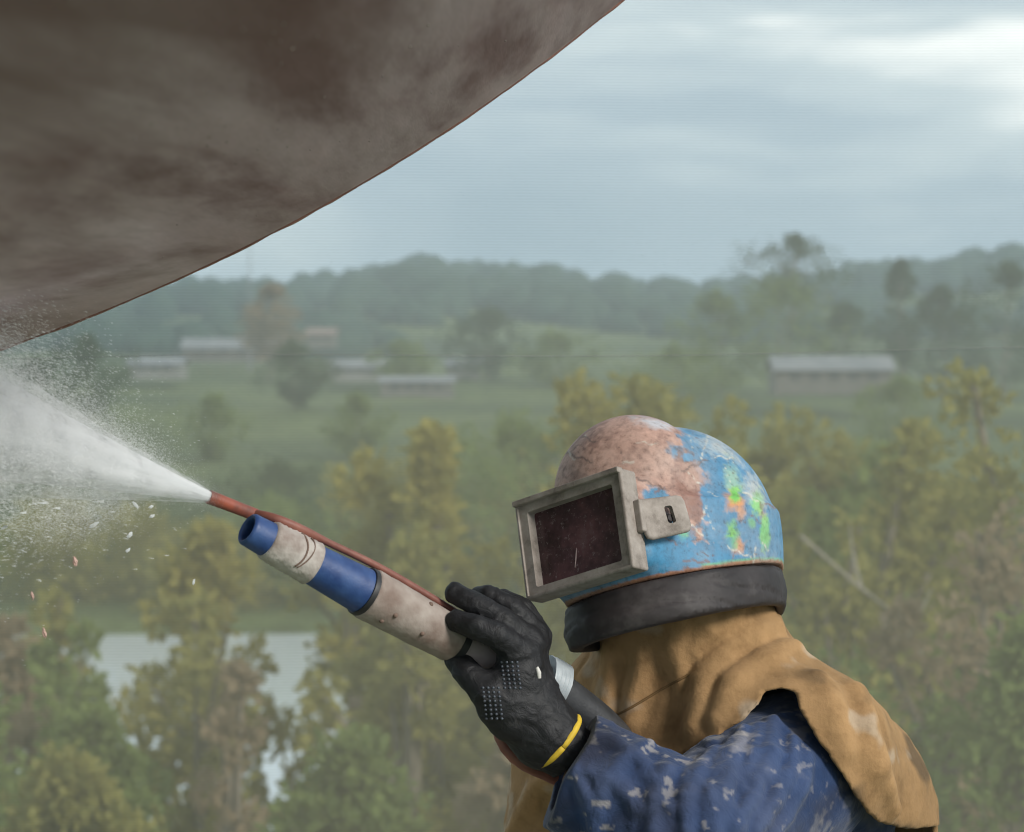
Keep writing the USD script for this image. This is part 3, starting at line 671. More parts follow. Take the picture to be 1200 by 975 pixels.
# ------------------------------------------------------------------ leather cape
def cape0(p):
    f = cap(p, P(796, 690, 3.01), P(815, 800, 3.06), .116, .130)
    f = smin(f, cap(p, shL + [.0, .0, .005], P(800, 870, 3.06), .118, .13), .05)
    f = smin(f, cap(p, P(800, 870, 3.06), shR, .13, .105), .06)
    f = smin(f, cap(p, shL + [.005, .01, .0], P(965, 952, 3.06), .118, .124), .10)
    f = smin(f, cap(p, P(965, 952, 3.06), P(992, 1085, 3.08), .124, .138), .08)
    f = smin(f, cap(p, P(760, 930, 3.08), P(760, 1150, 3.10), .165, .17), .08)
    f = smin(f, cap(p, P(690, 900, 3.10), P(640, 1120, 3.04), .075, .10), .05)
    return f
cp_folds = [on(cape0, a, s, r) for a, s, r in [
    ([(905, 735), (880, 745), (850, 770), (828, 800), (812, 850)], .002, .017),
    ([(930, 762), (895, 775), (862, 800), (840, 840)], .003, .015),
    ([(800, 735), (795, 760), (797, 800)], .003, .012), ([(715, 760), (712, 810), (705, 860)], .003, .012),
    ([(752, 770), (745, 810), (742, 850)], .004, .012), ([(860, 722), (835, 735), (815, 760)], .002, .013),
    ([(1000, 810), (1015, 850), (1030, 900), (1045, 945)], .004, .016), ([(960, 795), (978, 840), (992, 880)], .004, .013),
    ([(655, 900), (625, 935), (600, 975)], .004, .014)]]
HOLE = np.array([(889, 826), (897, 811), (915, 806), (931, 811), (937, 830), (948, 852), (962, 872), (984, 904), (1000, 930), (1016, 952), (1030, 963), (1062, 972), (1102, 968), (1140, 966), (1150, 1300), (600, 1300), (640, 1100), (760, 900), (842, 874), (849, 856), (862, 849), (874, 842), (880, 834)], float)
from shapely import Polygon, prepare
import shapely
HP = Polygon(HOLE)
def poly_sd(p, poly):
    x, y = PIX(p); pt = shapely.points(x, y)
    d = shapely.distance(poly.exterior, pt)
    return np.where(shapely.contains(poly, pt), -d, d) * (p[:, 1] / FPX)
def cape_out(p):
    q = p + np.stack([fb(p, 12., 2, 11), fb(p, 12., 2, 12), fb(p, 12., 2, 13)], 1) * .016
    f = smin(cape0(q), fold_field(q, cp_folds), .022)
    return f + fb(p, 30., 2, 14) * .004 + np.maximum(0, .09 - np.abs(fb(p * [1, 1, .6], 13., 2, 16))) * .020
def cape(p):
    f = cape_out(p)
    near = np.abs(f) < .03
    res = np.maximum(f, -(f + .0085))
    k = np.where(near)[0]
    if len(k):
        cut = poly_sd(p[k], HP) + .004 * fb(p[k], 60., 2, 15)
        cut = np.maximum(cut, p[k, 1] - 3.02 - .25 * np.clip(p[k, 0] - .40, 0, 1))
        res[k] = smax(res[k], -cut, .004)
    res = np.maximum(res, np.maximum(P(800, 720, 3.0)[2] - .545 + .02 * np.sin(9 * p[:, 0]) - p[:, 2], -9))
    return np.maximum(res, ell(p, HC + [0, 0, -.02], (.2, .2, .048)) * -1)
mat('suede', {'g': ('geometry', {}), 'a': ('attribute', dict(attribute='paint')), 'n': ('noise_texture', dict(scale=26., detail=4., roughness=.7)),
    'r': ('rgb_ramp', dict(ramp=[(.30, (.74, .72, .70)), (.5, (1, 1, 1)), (.72, (1.15, 1.15, 1.16))])),
    'n2': ('noise_texture', dict(scale=42., detail=6., roughness=.68)), 'm': ('mix_color', dict(blend_type='multiply', fac=1.)), 'b': ('bump', dict(strength=.5, distance=.005)),
    'p': ('principled_bsdf', dict(roughness=.95, specular_ior_level=.12, sheen_weight=.12, sheen_tint=(.8, .65, .45)))},
    [('g.position', 'n.vector'), ('g.position', 'n2.vector'), ('n.fac', 'r.fac'), ('a.color', 'm.a'), ('r.color', 'm.b'), ('m.result', 'p.base_color'), ('n2.fac', 'b.height'), ('b.normal', 'p.normal')])
m = nets(cape, [-.08, 2.72, P(800, 720, 3.0)[2] - .57], [.62, 3.34, P(800, 655, 3.0)[2]], .0042, 1)
Vc = m.vertices
c = np.tile(np.array([.265, .160, .075]), (len(Vc), 1)) * (1 + .35 * fb(Vc, 5., 3, 40))[:, None]
hgt = cape0(Vc); fold_tone = np.clip((hgt - np.median(hgt)) * 22, -.2, .25)[:, None]
c = c * (1 + fold_tone)                                                                        # tone follows fold height: ridges paler, creases darker
k = np.clip((fb(Vc, 15., 3, 41) - .12) * 8, 0, .75) * np.clip((Vc[:, 0] - .28) * 8, 0, 1)
c = c * (1 - k[:, None]) + np.array([.06, .045, .03]) * k[:, None]                   # scuffs and oil stains
k = np.clip((fb(Vc, 18., 3, 42) - .15) * 8, 0, .6)
c = c * (1 - k[:, None]) + np.array([.40, .33, .25]) * k[:, None]                    # blast dust
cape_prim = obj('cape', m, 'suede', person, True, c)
# seams of the cape
plain('thread', (.10, .06, .025), .9, scale=60.)
plain('seam_leather', (.15, .085, .03), .95, scale=40.)
for pix in ([(722, 838), (745, 826), (775, 808), (797, 796), (808, 790)],):
    q = hit(cape_out, *spline(np.c_[np.array(pix, float), np.zeros(len(pix))], 40)[:, :2].T)
    obj('seam', tube(q + [0, -.0002, 0], .0016, 6), 'seam_leather', cape_prim, True)

# ------------------------------------------------------------------ glove
def creases(p):
    return fb(p, 55., 2, 50) * .0030 + np.maximum(0, .12 - np.abs(fb(p, 38., 2, 51))) * -.012
GCUT = .051
def glovef(p):
    f = hand(p, .0012) + creases(p) * .8
    return smax(f, (p - wrG2) @ unit(wrG2 - wrG) + GCUT - .022, .003)
mat('glove_rubber', {'g': ('geometry', {}), 'n': ('noise_texture', dict(scale=40., detail=3., roughness=.65)), 'r': ('rgb_ramp', dict(ramp=[(.35, (.008, .008, .009)), (.62, (.016, .016, .018)), (.78, (.045, .043, .042))])),
    'n2': ('noise_texture', dict(scale=55., detail=5., roughness=.62, distortion=.8)), 'b': ('bump', dict(strength=.55, distance=.005)), 'p': ('principled_bsdf', dict(roughness=.6, specular_ior_level=.35))},
    [('g.position', 'n.vector'), ('g.position', 'n2.vector'), ('n.fac', 'r.fac'), ('r.color', 'p.base_color'), ('n2.fac', 'b.height'), ('b.normal', 'p.normal')])
plain('yellow_trim', (.62, .42, .03), .7, scale=60.)
plain('grip_grey', (.07, .08, .10), .5, scale=60.)
plain('label_white', (.62, .60, .56), .6, scale=60.)
gl = np.array([j for a, _ in FIN + [THU] for j in a] + [wrG, wrG2])
m = nets(glovef, gl.min(0) - .05, gl.max(0) + .05, .0024, 2)
glove = tag(obj('glove', m, 'glove_rubber', person, True), 'black rubber coated glove closed round the nozzle hose')
d = unit(wrG2 - wrG); a1 = unit(np.cross(d, [0, 0, 1])); a2 = np.cross(d, a1); cc = wrG2 - d * (GCUT + .002)
ang = np.linspace(0, 2 * np.pi, 40)
obj('cuff_trim', tube(cc + .0362 * (np.cos(ang)[:, None] * a1 + np.sin(ang)[:, None] * a2), .0048, 8), 'yellow_trim', glove, True)
dots = []
for (x0, y0, x1, y1, nr, nc) in ((588, 776, 606, 806, 7, 4), (566, 806, 584, 842, 8, 4)):
    gx, gy = np.meshgrid(np.linspace(x0, x1, nc), np.linspace(y0, y1, nr)); gx = gx + (gy - y0) * .12
    q = hit(glovef, gx.ravel(), gy.ravel())
    for s in q:
        b = trimesh.creation.icosphere(1, .0016); b.vertices += s; dots.append(b)
tag(obj('grip_dots', cat_mesh(dots), 'grip_grey', glove, True), kind='stuff')
q = hit(glovef, [628, 633, 637, 632], [776, 784, 797, 790])
obj('wrist_label', tube([hit(glovef, 629, 782)[0], hit(glovef, 631, 788)[0], hit(glovef, 632, 795)[0]], [.0022, .0032, .0022], 8), 'label_white', glove, True)
# far hand, hidden behind the sleeve, on the hose
def handR(p):
    f = chain(p, [wrR + [.03, .03, -.03], wrR, wrR + [.01, -.03, .05]], [.038, .036, .036])
    for k in range(4):
        o = wrR + np.array([.025 - .018 * k, -.03, .055 + .004 * k])
        f = smin(f, chain(p, [o, o + [-.008, -.035, .012], o + [-.012, -.035, -.02]], [.013, .012, .010]), .005)
    return smin(f, chain(p, [wrR + [-.02, -.02, .02], wrR + [-.045, -.04, .04], wrR + [-.045, -.06, .055]], [.02, .015, .012]), .01)
obj('glove', nets(handR, wrR - .13, wrR + .14, .005, 1), 'glove_rubber', person, True)
# ------------------------------------------------------------------ blast helmet (local axes: across U, forward Nf, up Vh)
def rbox(q, c, h, r):
    d = np.abs(q - c) - (np.asarray(h) - r)
    return np.linalg.norm(np.maximum(d, 0), axis=1) + np.minimum(d.max(1), 0) - r
# the window stands at photograph pixel (675, 627): solve its place on the helmet's middle plane
best = min(((abs(HL(P(672, 627, d))[0]), d) for d in np.linspace(2.7, 3.0, 601)))[1]
VC = HL(P(672, 627, best)); VC[0] = 0
VW, VH_, VD = .0805, .0605, .0155                  # half width, half height, half depth of the window frame
def ecyl(q, la, f0, f1, cut=None):
    c = (f0 + f1) / 2; ff = (f1 - f0) / 2
    x, y = q[:, 0] / la, (q[:, 1] - c) / ff
    k = np.hypot(x, y); g = np.hypot(x / la, y / ff)
    return k * (k - 1) / np.maximum(g, 1e-6)
RIM = -.061
BC = HL(P(747, 574, 2.945)); BC[0] = 0.
def shell_q(q):
    f = ell(q, np.array([0, 0, 0.]), (.1215, .139, .134))
    f = smin(f, ell(q, BC, (.098, .086, .095)), .014)
    low = np.maximum(ecyl(q, .1225, -.139, .165), np.maximum(q[:, 2] - .0, RIM - .07 - q[:, 2]))
    f = smin(f, low, .03)
    face = rbox(q, np.array([0, VC[1] - .086, VC[2] + .0]), (.079, .058, .054), .02)
    f = smin(f, face, .035)
    f = f - .0015 * fb(q, 9., 2, 60)
    return smax(f, RIM + .06 * np.clip(-q[:, 1] * 0, 0, 1) - q[:, 2] - .15 * np.clip(q[:, 1] + .06, 0, .3) , .003)
shellf = lambda p: shell_q(HL(p))
mat('helmet_paint', {'g': ('geometry', {}), 'a': ('attribute', dict(attribute='paint')), 'n': ('noise_texture', dict(scale=120., detail=3., roughness=.7)), 'n0': ('noise_texture', dict(scale=30., detail=5., roughness=.7)),
    'r': ('rgb_ramp', dict(ramp=[(.30, (.62, .58, .56)), (.45, (.96, .95, .95)), (.6, (1.05, 1.05, 1.05)), (.75, (1.20, 1.18, 1.16))])),
    'r0': ('rgb_ramp', dict(ramp=[(.3, (.86, .84, .83)), (.6, (1.04, 1.04, 1.04))])), 'm0': ('mix_color', dict(blend_type='multiply', fac=1.)),
    'm': ('mix_color', dict(blend_type='multiply', fac=.8)), 'b': ('bump', dict(strength=.35, distance=.0010)),
    'p': ('principled_bsdf', dict(roughness=.55, specular_ior_level=.4))},
    [('g.position', 'n.vector'), ('g.position', 'n0.vector'), ('n.fac', 'r.fac'), ('n0.fac', 'r0.fac'), ('a.color', 'm.a'), ('r.color', 'm.b'), ('m.result', 'm0.a'), ('r0.color', 'm0.b'), ('m0.result', 'p.base_color'), ('n.fac', 'b.height'), ('b.normal', 'p.normal')])
m = nets(shellf, HC - .27, HC + .22, .0024, 2)
Vs = m.vertices; px, py = PIX(Vs); WF = fb(Vs, 130., 3, 88) + .6 * fb(Vs, 300., 2, 89)
wob = lambda s, k: fb(Vs, s, 4, k)
PINK, BROWN, BLUE, CREAM, GREEN, ORANGE = (np.array(c) for c in ([.46, .29, .23], [.23, .115, .085], [.050, .210, .365], [.56, .54, .46], [.16, .47, .10], [.55, .25, .09]))
def under_(c, col, k): return c * (1 - k[:, None]) + col * k[:, None]
def patch(cx, cy, rx, ry, rot=0., edge=.35, s=34., n=.9, seed=70):
    a = math.radians(rot); x, y = px - cx, py - cy
    u, v = (x * math.cos(a) + y * math.sin(a)) / rx, (-x * math.sin(a) + y * math.cos(a)) / ry
    return np.clip((1 - np.hypot(u, v) + n * (wob(s, seed) + .75 * WF)) / edge, 0, 1)
ql = HL(Vs)
low = ql[:, 2] - (RIM - .15 * np.clip(ql[:, 1] + .06, 0, .3))
c = np.tile(PINK, (len(Vs), 1)) * (1 + .35 * wob(14., 61))[:, None]
c = under_(c, BROWN, np.clip((wob(20., 62) + .5 * WF + .03) * 4, 0, .8))
blue = np.clip((px - 808 + (py - 600) * -.25 + 56 * wob(16., 63) + 34 * wob(60., 64) + 22 * WF) / 12, 0, 1)      # blue back half
c = under_(c, BLUE * 1.0, blue * .95)
c = under_(c, BLUE, patch(782, 640, 44, 42, 0, .3, seed=65))                                  # blue below the latch
c = under_(c, BLUE * .9, patch(770, 580, 15, 10, 0, .3, seed=66))
c = under_(c, BROWN, patch(806, 578, 16, 46, -8, .25, seed=67) * .95)                                      # worn brown tongue
c = under_(c, PINK * .9, patch(812, 558, 22, 22, 0, .4, seed=68) * .8)
c = under_(c, CREAM, patch(842, 524, 40, 16, 34, 1.2, seed=69) * .75)                                        # rubbed pale crown
c = under_(c, np.array([.50, .56, .62]), patch(768, 496, 34, 8, 8, .7, seed=71) * .7)
c = under_(c, CREAM * .95, patch(885, 578, 14, 34, -20, .6, seed=72) * .6)
c = under_(c, PINK * .85, patch(893, 600, 7, 14, -20, .5, seed=73) * .7)
c = under_(c, np.array([.34, .50, .30]), patch(858, 558, 12, 30, -15, .7, seed=74) * .6)
for (x, y, rx, ry, col, kk) in ((860, 587, 13, 15, ORANGE, .95), (861, 580, 9, 11, GREEN, 1), (868, 598, 7, 14, ORANGE, .7), (858, 630, 9, 22, GREEN, .95), (858, 640, 17, 12, ORANGE, .85), (857, 633, 9, 14, GREEN, 1), (888, 590, 9, 18, GREEN * 1.15, .75), (896, 625, 7, 26, GREEN * 1.1, .8), (882, 612, 6, 8, GREEN, .6), (800, 622, 7, 14, GREEN, .55)):
    c = under_(c, col, patch(x, y, rx, ry, 0, .55, 46., .9, int(x + y)) * kk)
c = under_(c, np.array([.62, .56, .46]), patch(824, 651, 9, 8, 0, .3, seed=80))                           # chipped to the primer
c = under_(c, BROWN, patch(805, 662, 26, 6, -4, .4, seed=81) * .8)
c = under_(c, BLUE * .95, np.clip((.034 - low + .03 * wob(24., 96) + .010 * WF) / .004, 0, 1) * np.clip((ql[:, 1] - .045 + .03 * wob(20., 98)) / .015, 0, 1) * .9)
c = under_(c, BROWN * .6, patch(805, 535, 13, 8, 20, .12, 60., 1.5, 82) * .5)
c = under_(c, BLUE * 1.05, patch(806, 536, 9, 5, 20, .2, 60., 1.2, 83))
c = under_(c, GREEN * .9, np.clip((.0075 - low) / .002, 0, 1) * (low > .003) * np.clip((px - 790) / 20 + 14 * wob(30., 97), 0, 1) * .55)
c = under_(c, np.array([.30, .13, .06]), np.clip((.0045 - low) / .001, 0, 1) * .9)
sr = np.random.default_rng(31)
for k in range(64):                                                                          # scratches and small chips
    x0_, y0_ = sr.uniform(665, 905), sr.uniform(490, 668); a_ = sr.normal(.5, .9); L_ = sr.uniform(3, 17)
    t_ = np.clip((px - x0_) * math.cos(a_) + (py - y0_) * math.sin(a_), -L_, L_)
    d_ = np.hypot(px - x0_ - t_ * math.cos(a_), py - y0_ - t_ * math.sin(a_) - 1.5 * np.sin(t_ * .4)) + 1.2 * WF
    col = [np.array([.10, .06, .05]), CREAM, BROWN * .7][k % 3]
    c = under_(c, col, np.clip((sr.uniform(.9, 1.9) - d_) / .9, 0, 1) * .75)
film = np.clip(.10 + wob(11., 95) * .9 + .25 * WF, 0, .45)[:, None]                                     # blast dust
c = c * (1 - film) + np.array([.40, .36, .32]) * film
helmet = obj('helmet', m, 'helmet_paint', person, True, np.clip(c, 0.01, .8))
tag(helmet, 'dented blast helmet with worn pink, blue and green paint')

# ----- rubber collar
def collar_q(q):
    z = q[:, 2] - RIM + .15 * np.clip(q[:, 1] + .06, 0, .3)          # 0 at the rim, negative below
    f = ecyl(q, .1235, -.1395, .176) - .0030 * np.sin(np.clip((-z) / .046, 0, 1) * np.pi) - .004 * np.clip((q[:, 1] - .05) * 12, 0, 1) * np.sin(np.clip((-z - .02) / .04, 0, 1) * np.pi)
    f = f + .005 * fb(q * [1, 1, 2.2], 20., 3, 90) + .010 * fb(q, 9., 2, 91) + np.maximum(0, .08 - np.abs(fb(q * [.6, .6, 2.5], 14., 2, 92))) * .030
    depth = .050 + .004 * np.clip((q[:, 1]) * 8, 0, 1)
    f = smax(f, np.abs(z + depth / 2 + .001) - depth / 2, .007)
    return smax(f, -(ecyl(q, .108, -.124, .156)), .006)
mat('collar_rubber', {'g': ('geometry', {}), 'n': ('noise_texture', dict(scale=14., detail=5., roughness=.65)), 'r': ('rgb_ramp', dict(ramp=[(.34, (.016, .013, .013)), (.55, (.032, .026, .026)), (.72, (.075, .066, .063))])),
    'n2': ('noise_texture', dict(scale=190., detail=3.)), 'b': ('bump', dict(strength=.25, distance=.0008)), 'p': ('principled_bsdf', dict(roughness=.62, specular_ior_level=.4))},
    [('g.position', 'n.vector'), ('g.position', 'n2.vector'), ('n.fac', 'r.fac'), ('r.color', 'p.base_color'), ('n2.fac', 'b.height'), ('b.normal', 'p.normal')])
obj('collar', nets(lambda p: collar_q(HL(p)), HC - .28, HC + .24, .0042, 1), 'collar_rubber', helmet, True)

# ----- window frame, glass and latches, built in helmet axes
def local(mesh):
    v, f, _ = meshkit.arrays(mesh); return trimesh.Trimesh(HW(v), f if np.linalg.det(HB) > 0 else f[:, ::-1], process=False)
def bevel_box(cx, cy, cz, hx, hy, hz, r=.002):
    s = [manifold3d.Manifold.sphere(r, 12).translate((cx + sx * (hx - r), cy + sy * (hy - r), cz + sz * (hz - r))) for sx in (-1, 1) for sy in (-1, 1) for sz in (-1, 1)]
    return manifold3d.Manifold.batch_hull(s)
mat('frame_metal', {'g': ('geometry', {}), 'n': ('noise_texture', dict(scale=28., detail=6., roughness=.7)), 'r': ('rgb_ramp', dict(ramp=[(.32, (.15, .125, .105)), (.47, (.28, .245, .215)), (.60, (.35, .31, .275)), (.73, (.48, .44, .40))])),
    'n2': ('noise_texture', dict(scale=240., detail=3., roughness=.7)), 'b': ('bump', dict(strength=.4, distance=.0007)), 'p': ('principled_bsdf', dict(roughness=.72, specular_ior_level=.35, metallic=.1))},
    [('g.position', 'n.vector'), ('g.position', 'n2.vector'), ('n.fac', 'r.fac'), ('r.color', 'p.base_color'), ('n2.fac', 'b.height'), ('b.normal', 'p.normal')])
mat('dark_glass', {'g': ('geometry', {}), 'n': ('noise_texture', dict(scale=14., detail=5., roughness=.65)), 'r': ('rgb_ramp', dict(ramp=[(.36, (.022, .013, .014)), (.50, (.050, .022, .025)), (.62, (.10, .035, .040)), (.76, (.15, .085, .085))])),
    'n2': ('noise_texture', dict(scale=160., detail=4., roughness=.8)), 'r2': ('rgb_ramp', dict(ramp=[(.57, (0, 0, 0)), (.72, (.40, .37, .36))])), 'm': ('mix_color', dict(blend_type='add', fac=.45)),
    'rr': ('rgb_ramp', dict(ramp=[(.3, (.10, .10, .10)), (.7, (.40, .40, .40))])), 'p': ('principled_bsdf', dict(specular_ior_level=.55))},
    [('g.position', 'n.vector'), ('g.position', 'n2.vector'), ('n.fac', 'r.fac'), ('n2.fac', 'r2.fac'), ('r.color', 'm.a'), ('r2.color', 'm.b'), ('m.result', 'p.base_color'), ('n.fac', 'rr.fac'), ('rr.color', 'p.roughness')])
x0, y0, z0 = VC
fr = bevel_box(x0, y0 - VD + .002, z0, VW, VD, VH_, .0028) - bevel_box(x0, y0, z0 - .001, VW - .0165, .06, VH_ - .0140, .003)
fr = fr - bevel_box(x0, y0 + .030, z0, VW - .004, .0305, VH_ - .0045, .0015)           # raised lip round the front
fr = fr + (bevel_box(x0, y0 - .006, z0, VW - .010, .0045, VH_ - .0085, .0012) - bevel_box(x0, y0, z0 - .001, VW - .0165, .06, VH_ - .0140, .003))
fr = fr + bevel_box(x0, y0 + .0015, z0 + VH_ - .0022, VW - .0006, .0055, .0034, .0014)         # top hood strip
frame = obj('visor_frame', local(fr), 'frame_metal', helmet, 40)
gl_ = bevel_box(x0, y0 - .0175, z0, VW - .012, .003, VH_ - .0105, .0008)
obj('visor_glass', local(gl_), 'dark_glass', helmet, 40)
plain('scratch', (.55, .42, .40), .7, scale=200.)
g0, g1 = [HL(p)[[0, 2]] for p in (P(666, 640, best), P(668, 664, best))]
obj('visor_scratch', local(tube([HW for HW in [(g0[0], y0 - .0143, g0[1]), ((g0[0] + g1[0]) / 2 + .0004, y0 - .0143, (g0[1] + g1[1]) / 2), (g1[0], y0 - .0143, g1[1])]], [.0002, .0009, .0004], 6)), 'scratch', helmet, True)
for s in (1, -1):
    th = math.radians(8)
    la = manifold3d.Manifold.batch_hull([manifold3d.Manifold.sphere(.0042, 12).scale((.9, 1, 1)).translate((0, y_ + dy, z_ + dz)) for y_, z_ in ((.020, .0165), (.020, -.0165), (-.027, .0145), (-.027, -.0145)) for dy, dz in [(.0045 * math.cos(t_), .0045 * math.sin(t_)) for t_ in np.linspace(0, 2 * np.pi, 9)[:-1]]])
    la = la - bevel_box(0, -.010, .001, .02, .0055, .0105, .003)
    la = la.rotate((-9, 0, 0))
    la = la.rotate((0, 0, s * 26)).translate((s * (VW + .0165), y0 - .045, z0 + .002))
    obj('latch', local(la), 'frame_metal', helmet, 40)
    hg = bevel_box(s * (VW + .004), y0 - .019, z0 + .003, .005, .0045, .0195, .002)
    obj('hinge', local(hg), 'frame_metal', helmet, 40)
    kb = tube([(s * (VW + .004), y0 - .064, z0 + .002), (s * (VW + .018), y0 - .058, z0 + .002), (s * (VW + .021), y0 - .057, z0 + .002)], [.006, .006, .004], 12)
    obj('latch_pin', local(kb), 'collar_rubber', helmet, 40)
# ------------------------------------------------------------------ blasting nozzle with hose
G0, G1 = P(280, 614, 2.655), P(600, 787, 2.832)
gd = unit(G1 - G0); gl_len = np.linalg.norm(G1 - G0)
ga = unit(np.cross(gd, [0, 0, 1])); gb_ = np.cross(ga, gd)              # ga sideways, gb_ up
def G(s, r=0., a=0.): return G0 + gd * s + r * (math.cos(a) * gb_ + math.sin(a) * ga)
def at_px(px):                                                     # distance along the barrel at a photograph column
    s = np.linspace(-.02, gl_len + .1, 800); x = PIX(G0 + s[:, None] * gd)[0]; return float(np.interp(px, x, s))
def turned(prof, n=40, wob=0., seed=0):
    """A body of revolution about the barrel: prof = (place, radius) pairs."""
    prof = np.array(prof, float); ang = np.linspace(0, 2 * np.pi, n, endpoint=False)
    V = np.array([G(s) + (r * (np.cos(ang)[:, None] * gb_ + np.sin(ang)[:, None] * ga)) for s, r in prof])
    if wob:
        V = V + (fb(V.reshape(-1, 3), 55., 3, seed) * wob).reshape(V.shape[:2])[..., None] * (np.cos(ang)[:, None] * gb_ + np.sin(ang)[:, None] * ga)
    k = np.arange(len(prof) * n).reshape(len(prof), n)
    a, b = k[:-1], k[1:]
    F = np.stack([a, b, np.roll(b, -1, 1), np.roll(a, -1, 1)], -1).reshape(-1, 4)[:, ::-1]
    return V.reshape(-1, 3), F
def seg(a, b, n): return [(a[0] + (b[0] - a[0]) * t, a[1] + (b[1] - a[1]) * t) for t in np.linspace(0, 1, n)]
plain('pipe_blue', (.010, .036, .14), .5, scale=34., col2=(.040, .090, .235), bump=.3, bscale=110., detail=6.)
plain('bore_dark', (.02, .02, .025), .6, scale=60.)
plain('tape_white', (.22, .17, .145), .75, scale=20., col2=(.60, .57, .53), bump=.6, bscale=60., bdist=.004)
plain('sleeve_grey', (.19, .135, .11), .85, scale=15., col2=(.45, .405, .36), bump=.5, bscale=90., bdist=.0022)
plain('ring_black', (.02, .02, .022), .5, scale=60.)
plain('pink_tape', (.27, .22, .21), .75, scale=30., col2=(.38, .32, .31), bump=.3, bscale=120.)
plain('line_red', (.15, .052, .038), .55, scale=26., col2=(.27, .105, .075), bump=.3, bscale=90.)
plain('nozzle_copper', (.13, .05, .036), .5, scale=40., col2=(.33, .085, .05))
plain('hose_black', (.022, .024, .027), .55, scale=30., col2=(.05, .052, .056), bump=.3, bscale=160.)
plain('duct_tape', (.30, .34, .36), .45, scale=40., col2=(.44, .48, .50), bump=.4, bscale=90., bdist=.0012)
plain('rivet', (.16, .105, .08), .8, scale=90.)
S = {x: at_px(x) for x in (290, 313, 366, 424, 428, 432, 530, 536, 545, 600)}
gun = thing('blasting_nozzle', (0, 0, 0), 'blue and white abrasive blasting nozzle with thin red line, gripped by the glove', 'nozzle')
R0, R1 = .0190, .0265
sl = lambda s: R0 + (R1 - R0) * (s - S[290]) / (S[424] - S[290])
e = S[290]
obj('pipe', turned([(e + .05, .0125), (e + .006, .0125), (e + .002, .0128), (e, .0140), (e - .0008, R0 - .003), (e + .0005, R0 - .0008), (e + .003, R0)] + seg((e + .006, sl(e)), (S[428], sl(S[428])), 14)), 'pipe_blue', gun, 50)
obj('bore', turned([(e + .048, .0126), (e + .047, .0001)]), 'bore_dark', gun)
tw = [(S[313], sl(S[313]) - .0005)] + [(s, sl(s) + .0022 + .0006 * math.sin(s * 900)) for s in np.linspace(S[313] + .001, S[366] - .001, 22)] + [(S[366], sl(S[366]) - .0005)]
tape = obj('tape_wrap', turned(tw, 48, .0026, 3), 'tape_white', gun, True)
for s_, a_ in ((S[313] + .028, .0), (S[313] + .036, .5)):
    obj('tape_edge', tube([G(s_ + .012 * math.sin(t * 1.1 + a_), sl(s_) + .0030, t) for t in np.linspace(.3, 2.2, 22)], (.0012, .0009)[int(a_ > 0)], 6), 'rivet', tape, True)
obj('black_ring', turned([(S[424], .0250), (S[424], .0282), (S[424] + .001, .0290), (S[428] + .0015, .0290), (S[428] + .0015, .025)]), 'ring_black', gun, 40)
r_a, r_b = .0300, .0272
sv = lambda s: r_a + (r_b - r_a) * (s - S[432]) / (S[530] - S[432])
prof = [(S[428], .024), (S[428] + .001, .0290), (S[428] + .004, r_a)] + seg((S[432] + .004, r_a), (S[530], r_b), 26) + [(S[530] + .0025, r_b - .0015), (S[530] + .003, .020)]
slv = obj('grip_sleeve', turned(prof, 48, .0020, 5), 'sleeve_grey', gun, 60)
for x, a_ in ((455, 1.95), (489, 2.1), (487, .72), (515, .8), (448, 2.45)):
    b = trimesh.creation.icosphere(2, .0030); s_ = at_px(x); b.vertices = b.vertices * [1, 1, 1] + G(s_, sv(s_) - .0006, a_); obj('rivet', b, 'rivet', slv, True)
obj('black_ring', turned([(S[530] + .001, .020), (S[530] + .001, .0262), (S[536] + .004, .0255), (S[536] + .004, .020)]), 'ring_black', gun, 40)
obj('taped_tube', turned([(S[530], .015)] + [(s, .0226 + .0004 * math.sin(s * 700)) for s in np.linspace(S[530] + .001, S[600] + .02, 24)] + [(S[600] + .021, .012)], 40, .0014, 8), 'pink_tape', gun, True)
hp = [G(gl_len + .012), P(643, 804, 2.862), P(672, 824, 2.885), P(706, 852, 2.905), P(745, 905, 2.93), P(760, 985, 2.97), P(745, 1090, 2.93), P(775, 1240, 2.84), P(900, 1500, 2.80), P(1000, 1900, 2.86)]
obj('hose', tube(spline(hp, 90), .0235, 20), 'hose_black', gun, True)
c0, c1 = P(634, 796, 2.858), P(654, 806, 2.868)
tp = np.array([c0 + (c1 - c0) * t for t in np.linspace(0, 1, 14)])
m = tube(tp, .0315 + .0008 * np.sin(np.arange(14) * 2.1), 28); m.vertices += fb(m.vertices, 60., 2, 4)[:, None] * .004
obj('tape_clamp', m, 'duct_tape', gun, 40)
# thin red line along the top, with the jet tip
tip, tip2 = P(244, 582, 2.665), P(288, 599, 2.695)
td = unit(tip2 - tip)
line_pts = [tip2 + td * .012, G(S[313] + .012, sl(S[313]) + .0065, -.12), G(S[366], sl(S[366]) + .0072, -.18), G(S[428] - .006, sl(S[428]) + .0075, -.20), G(S[432] + .018, r_a + .0045, -.20), G(S[530] - .02, r_b + .0038, -.16), G(S[530] + .012, r_b + .0015, -.12), G(S[530] + .04, .0245, -.1)]
lp = spline(line_pts, 110)
obj('red_line', tube(lp, np.interp(np.linspace(0, 1, 110), [0, .22, .3, 1], [.0058, .0052, .0042, .0048]), 12), 'line_red', gun, True)
obj('jet_tip', tube([tip2 + td * .014, tip + td * .030, tip + td * .006, tip + td * .002, tip, tip + td * .0005, tip + td * .012], [.0072, .0074, .0078, .0080, .0074, .0050, .0048], 20), 'nozzle_copper', gun, 40)
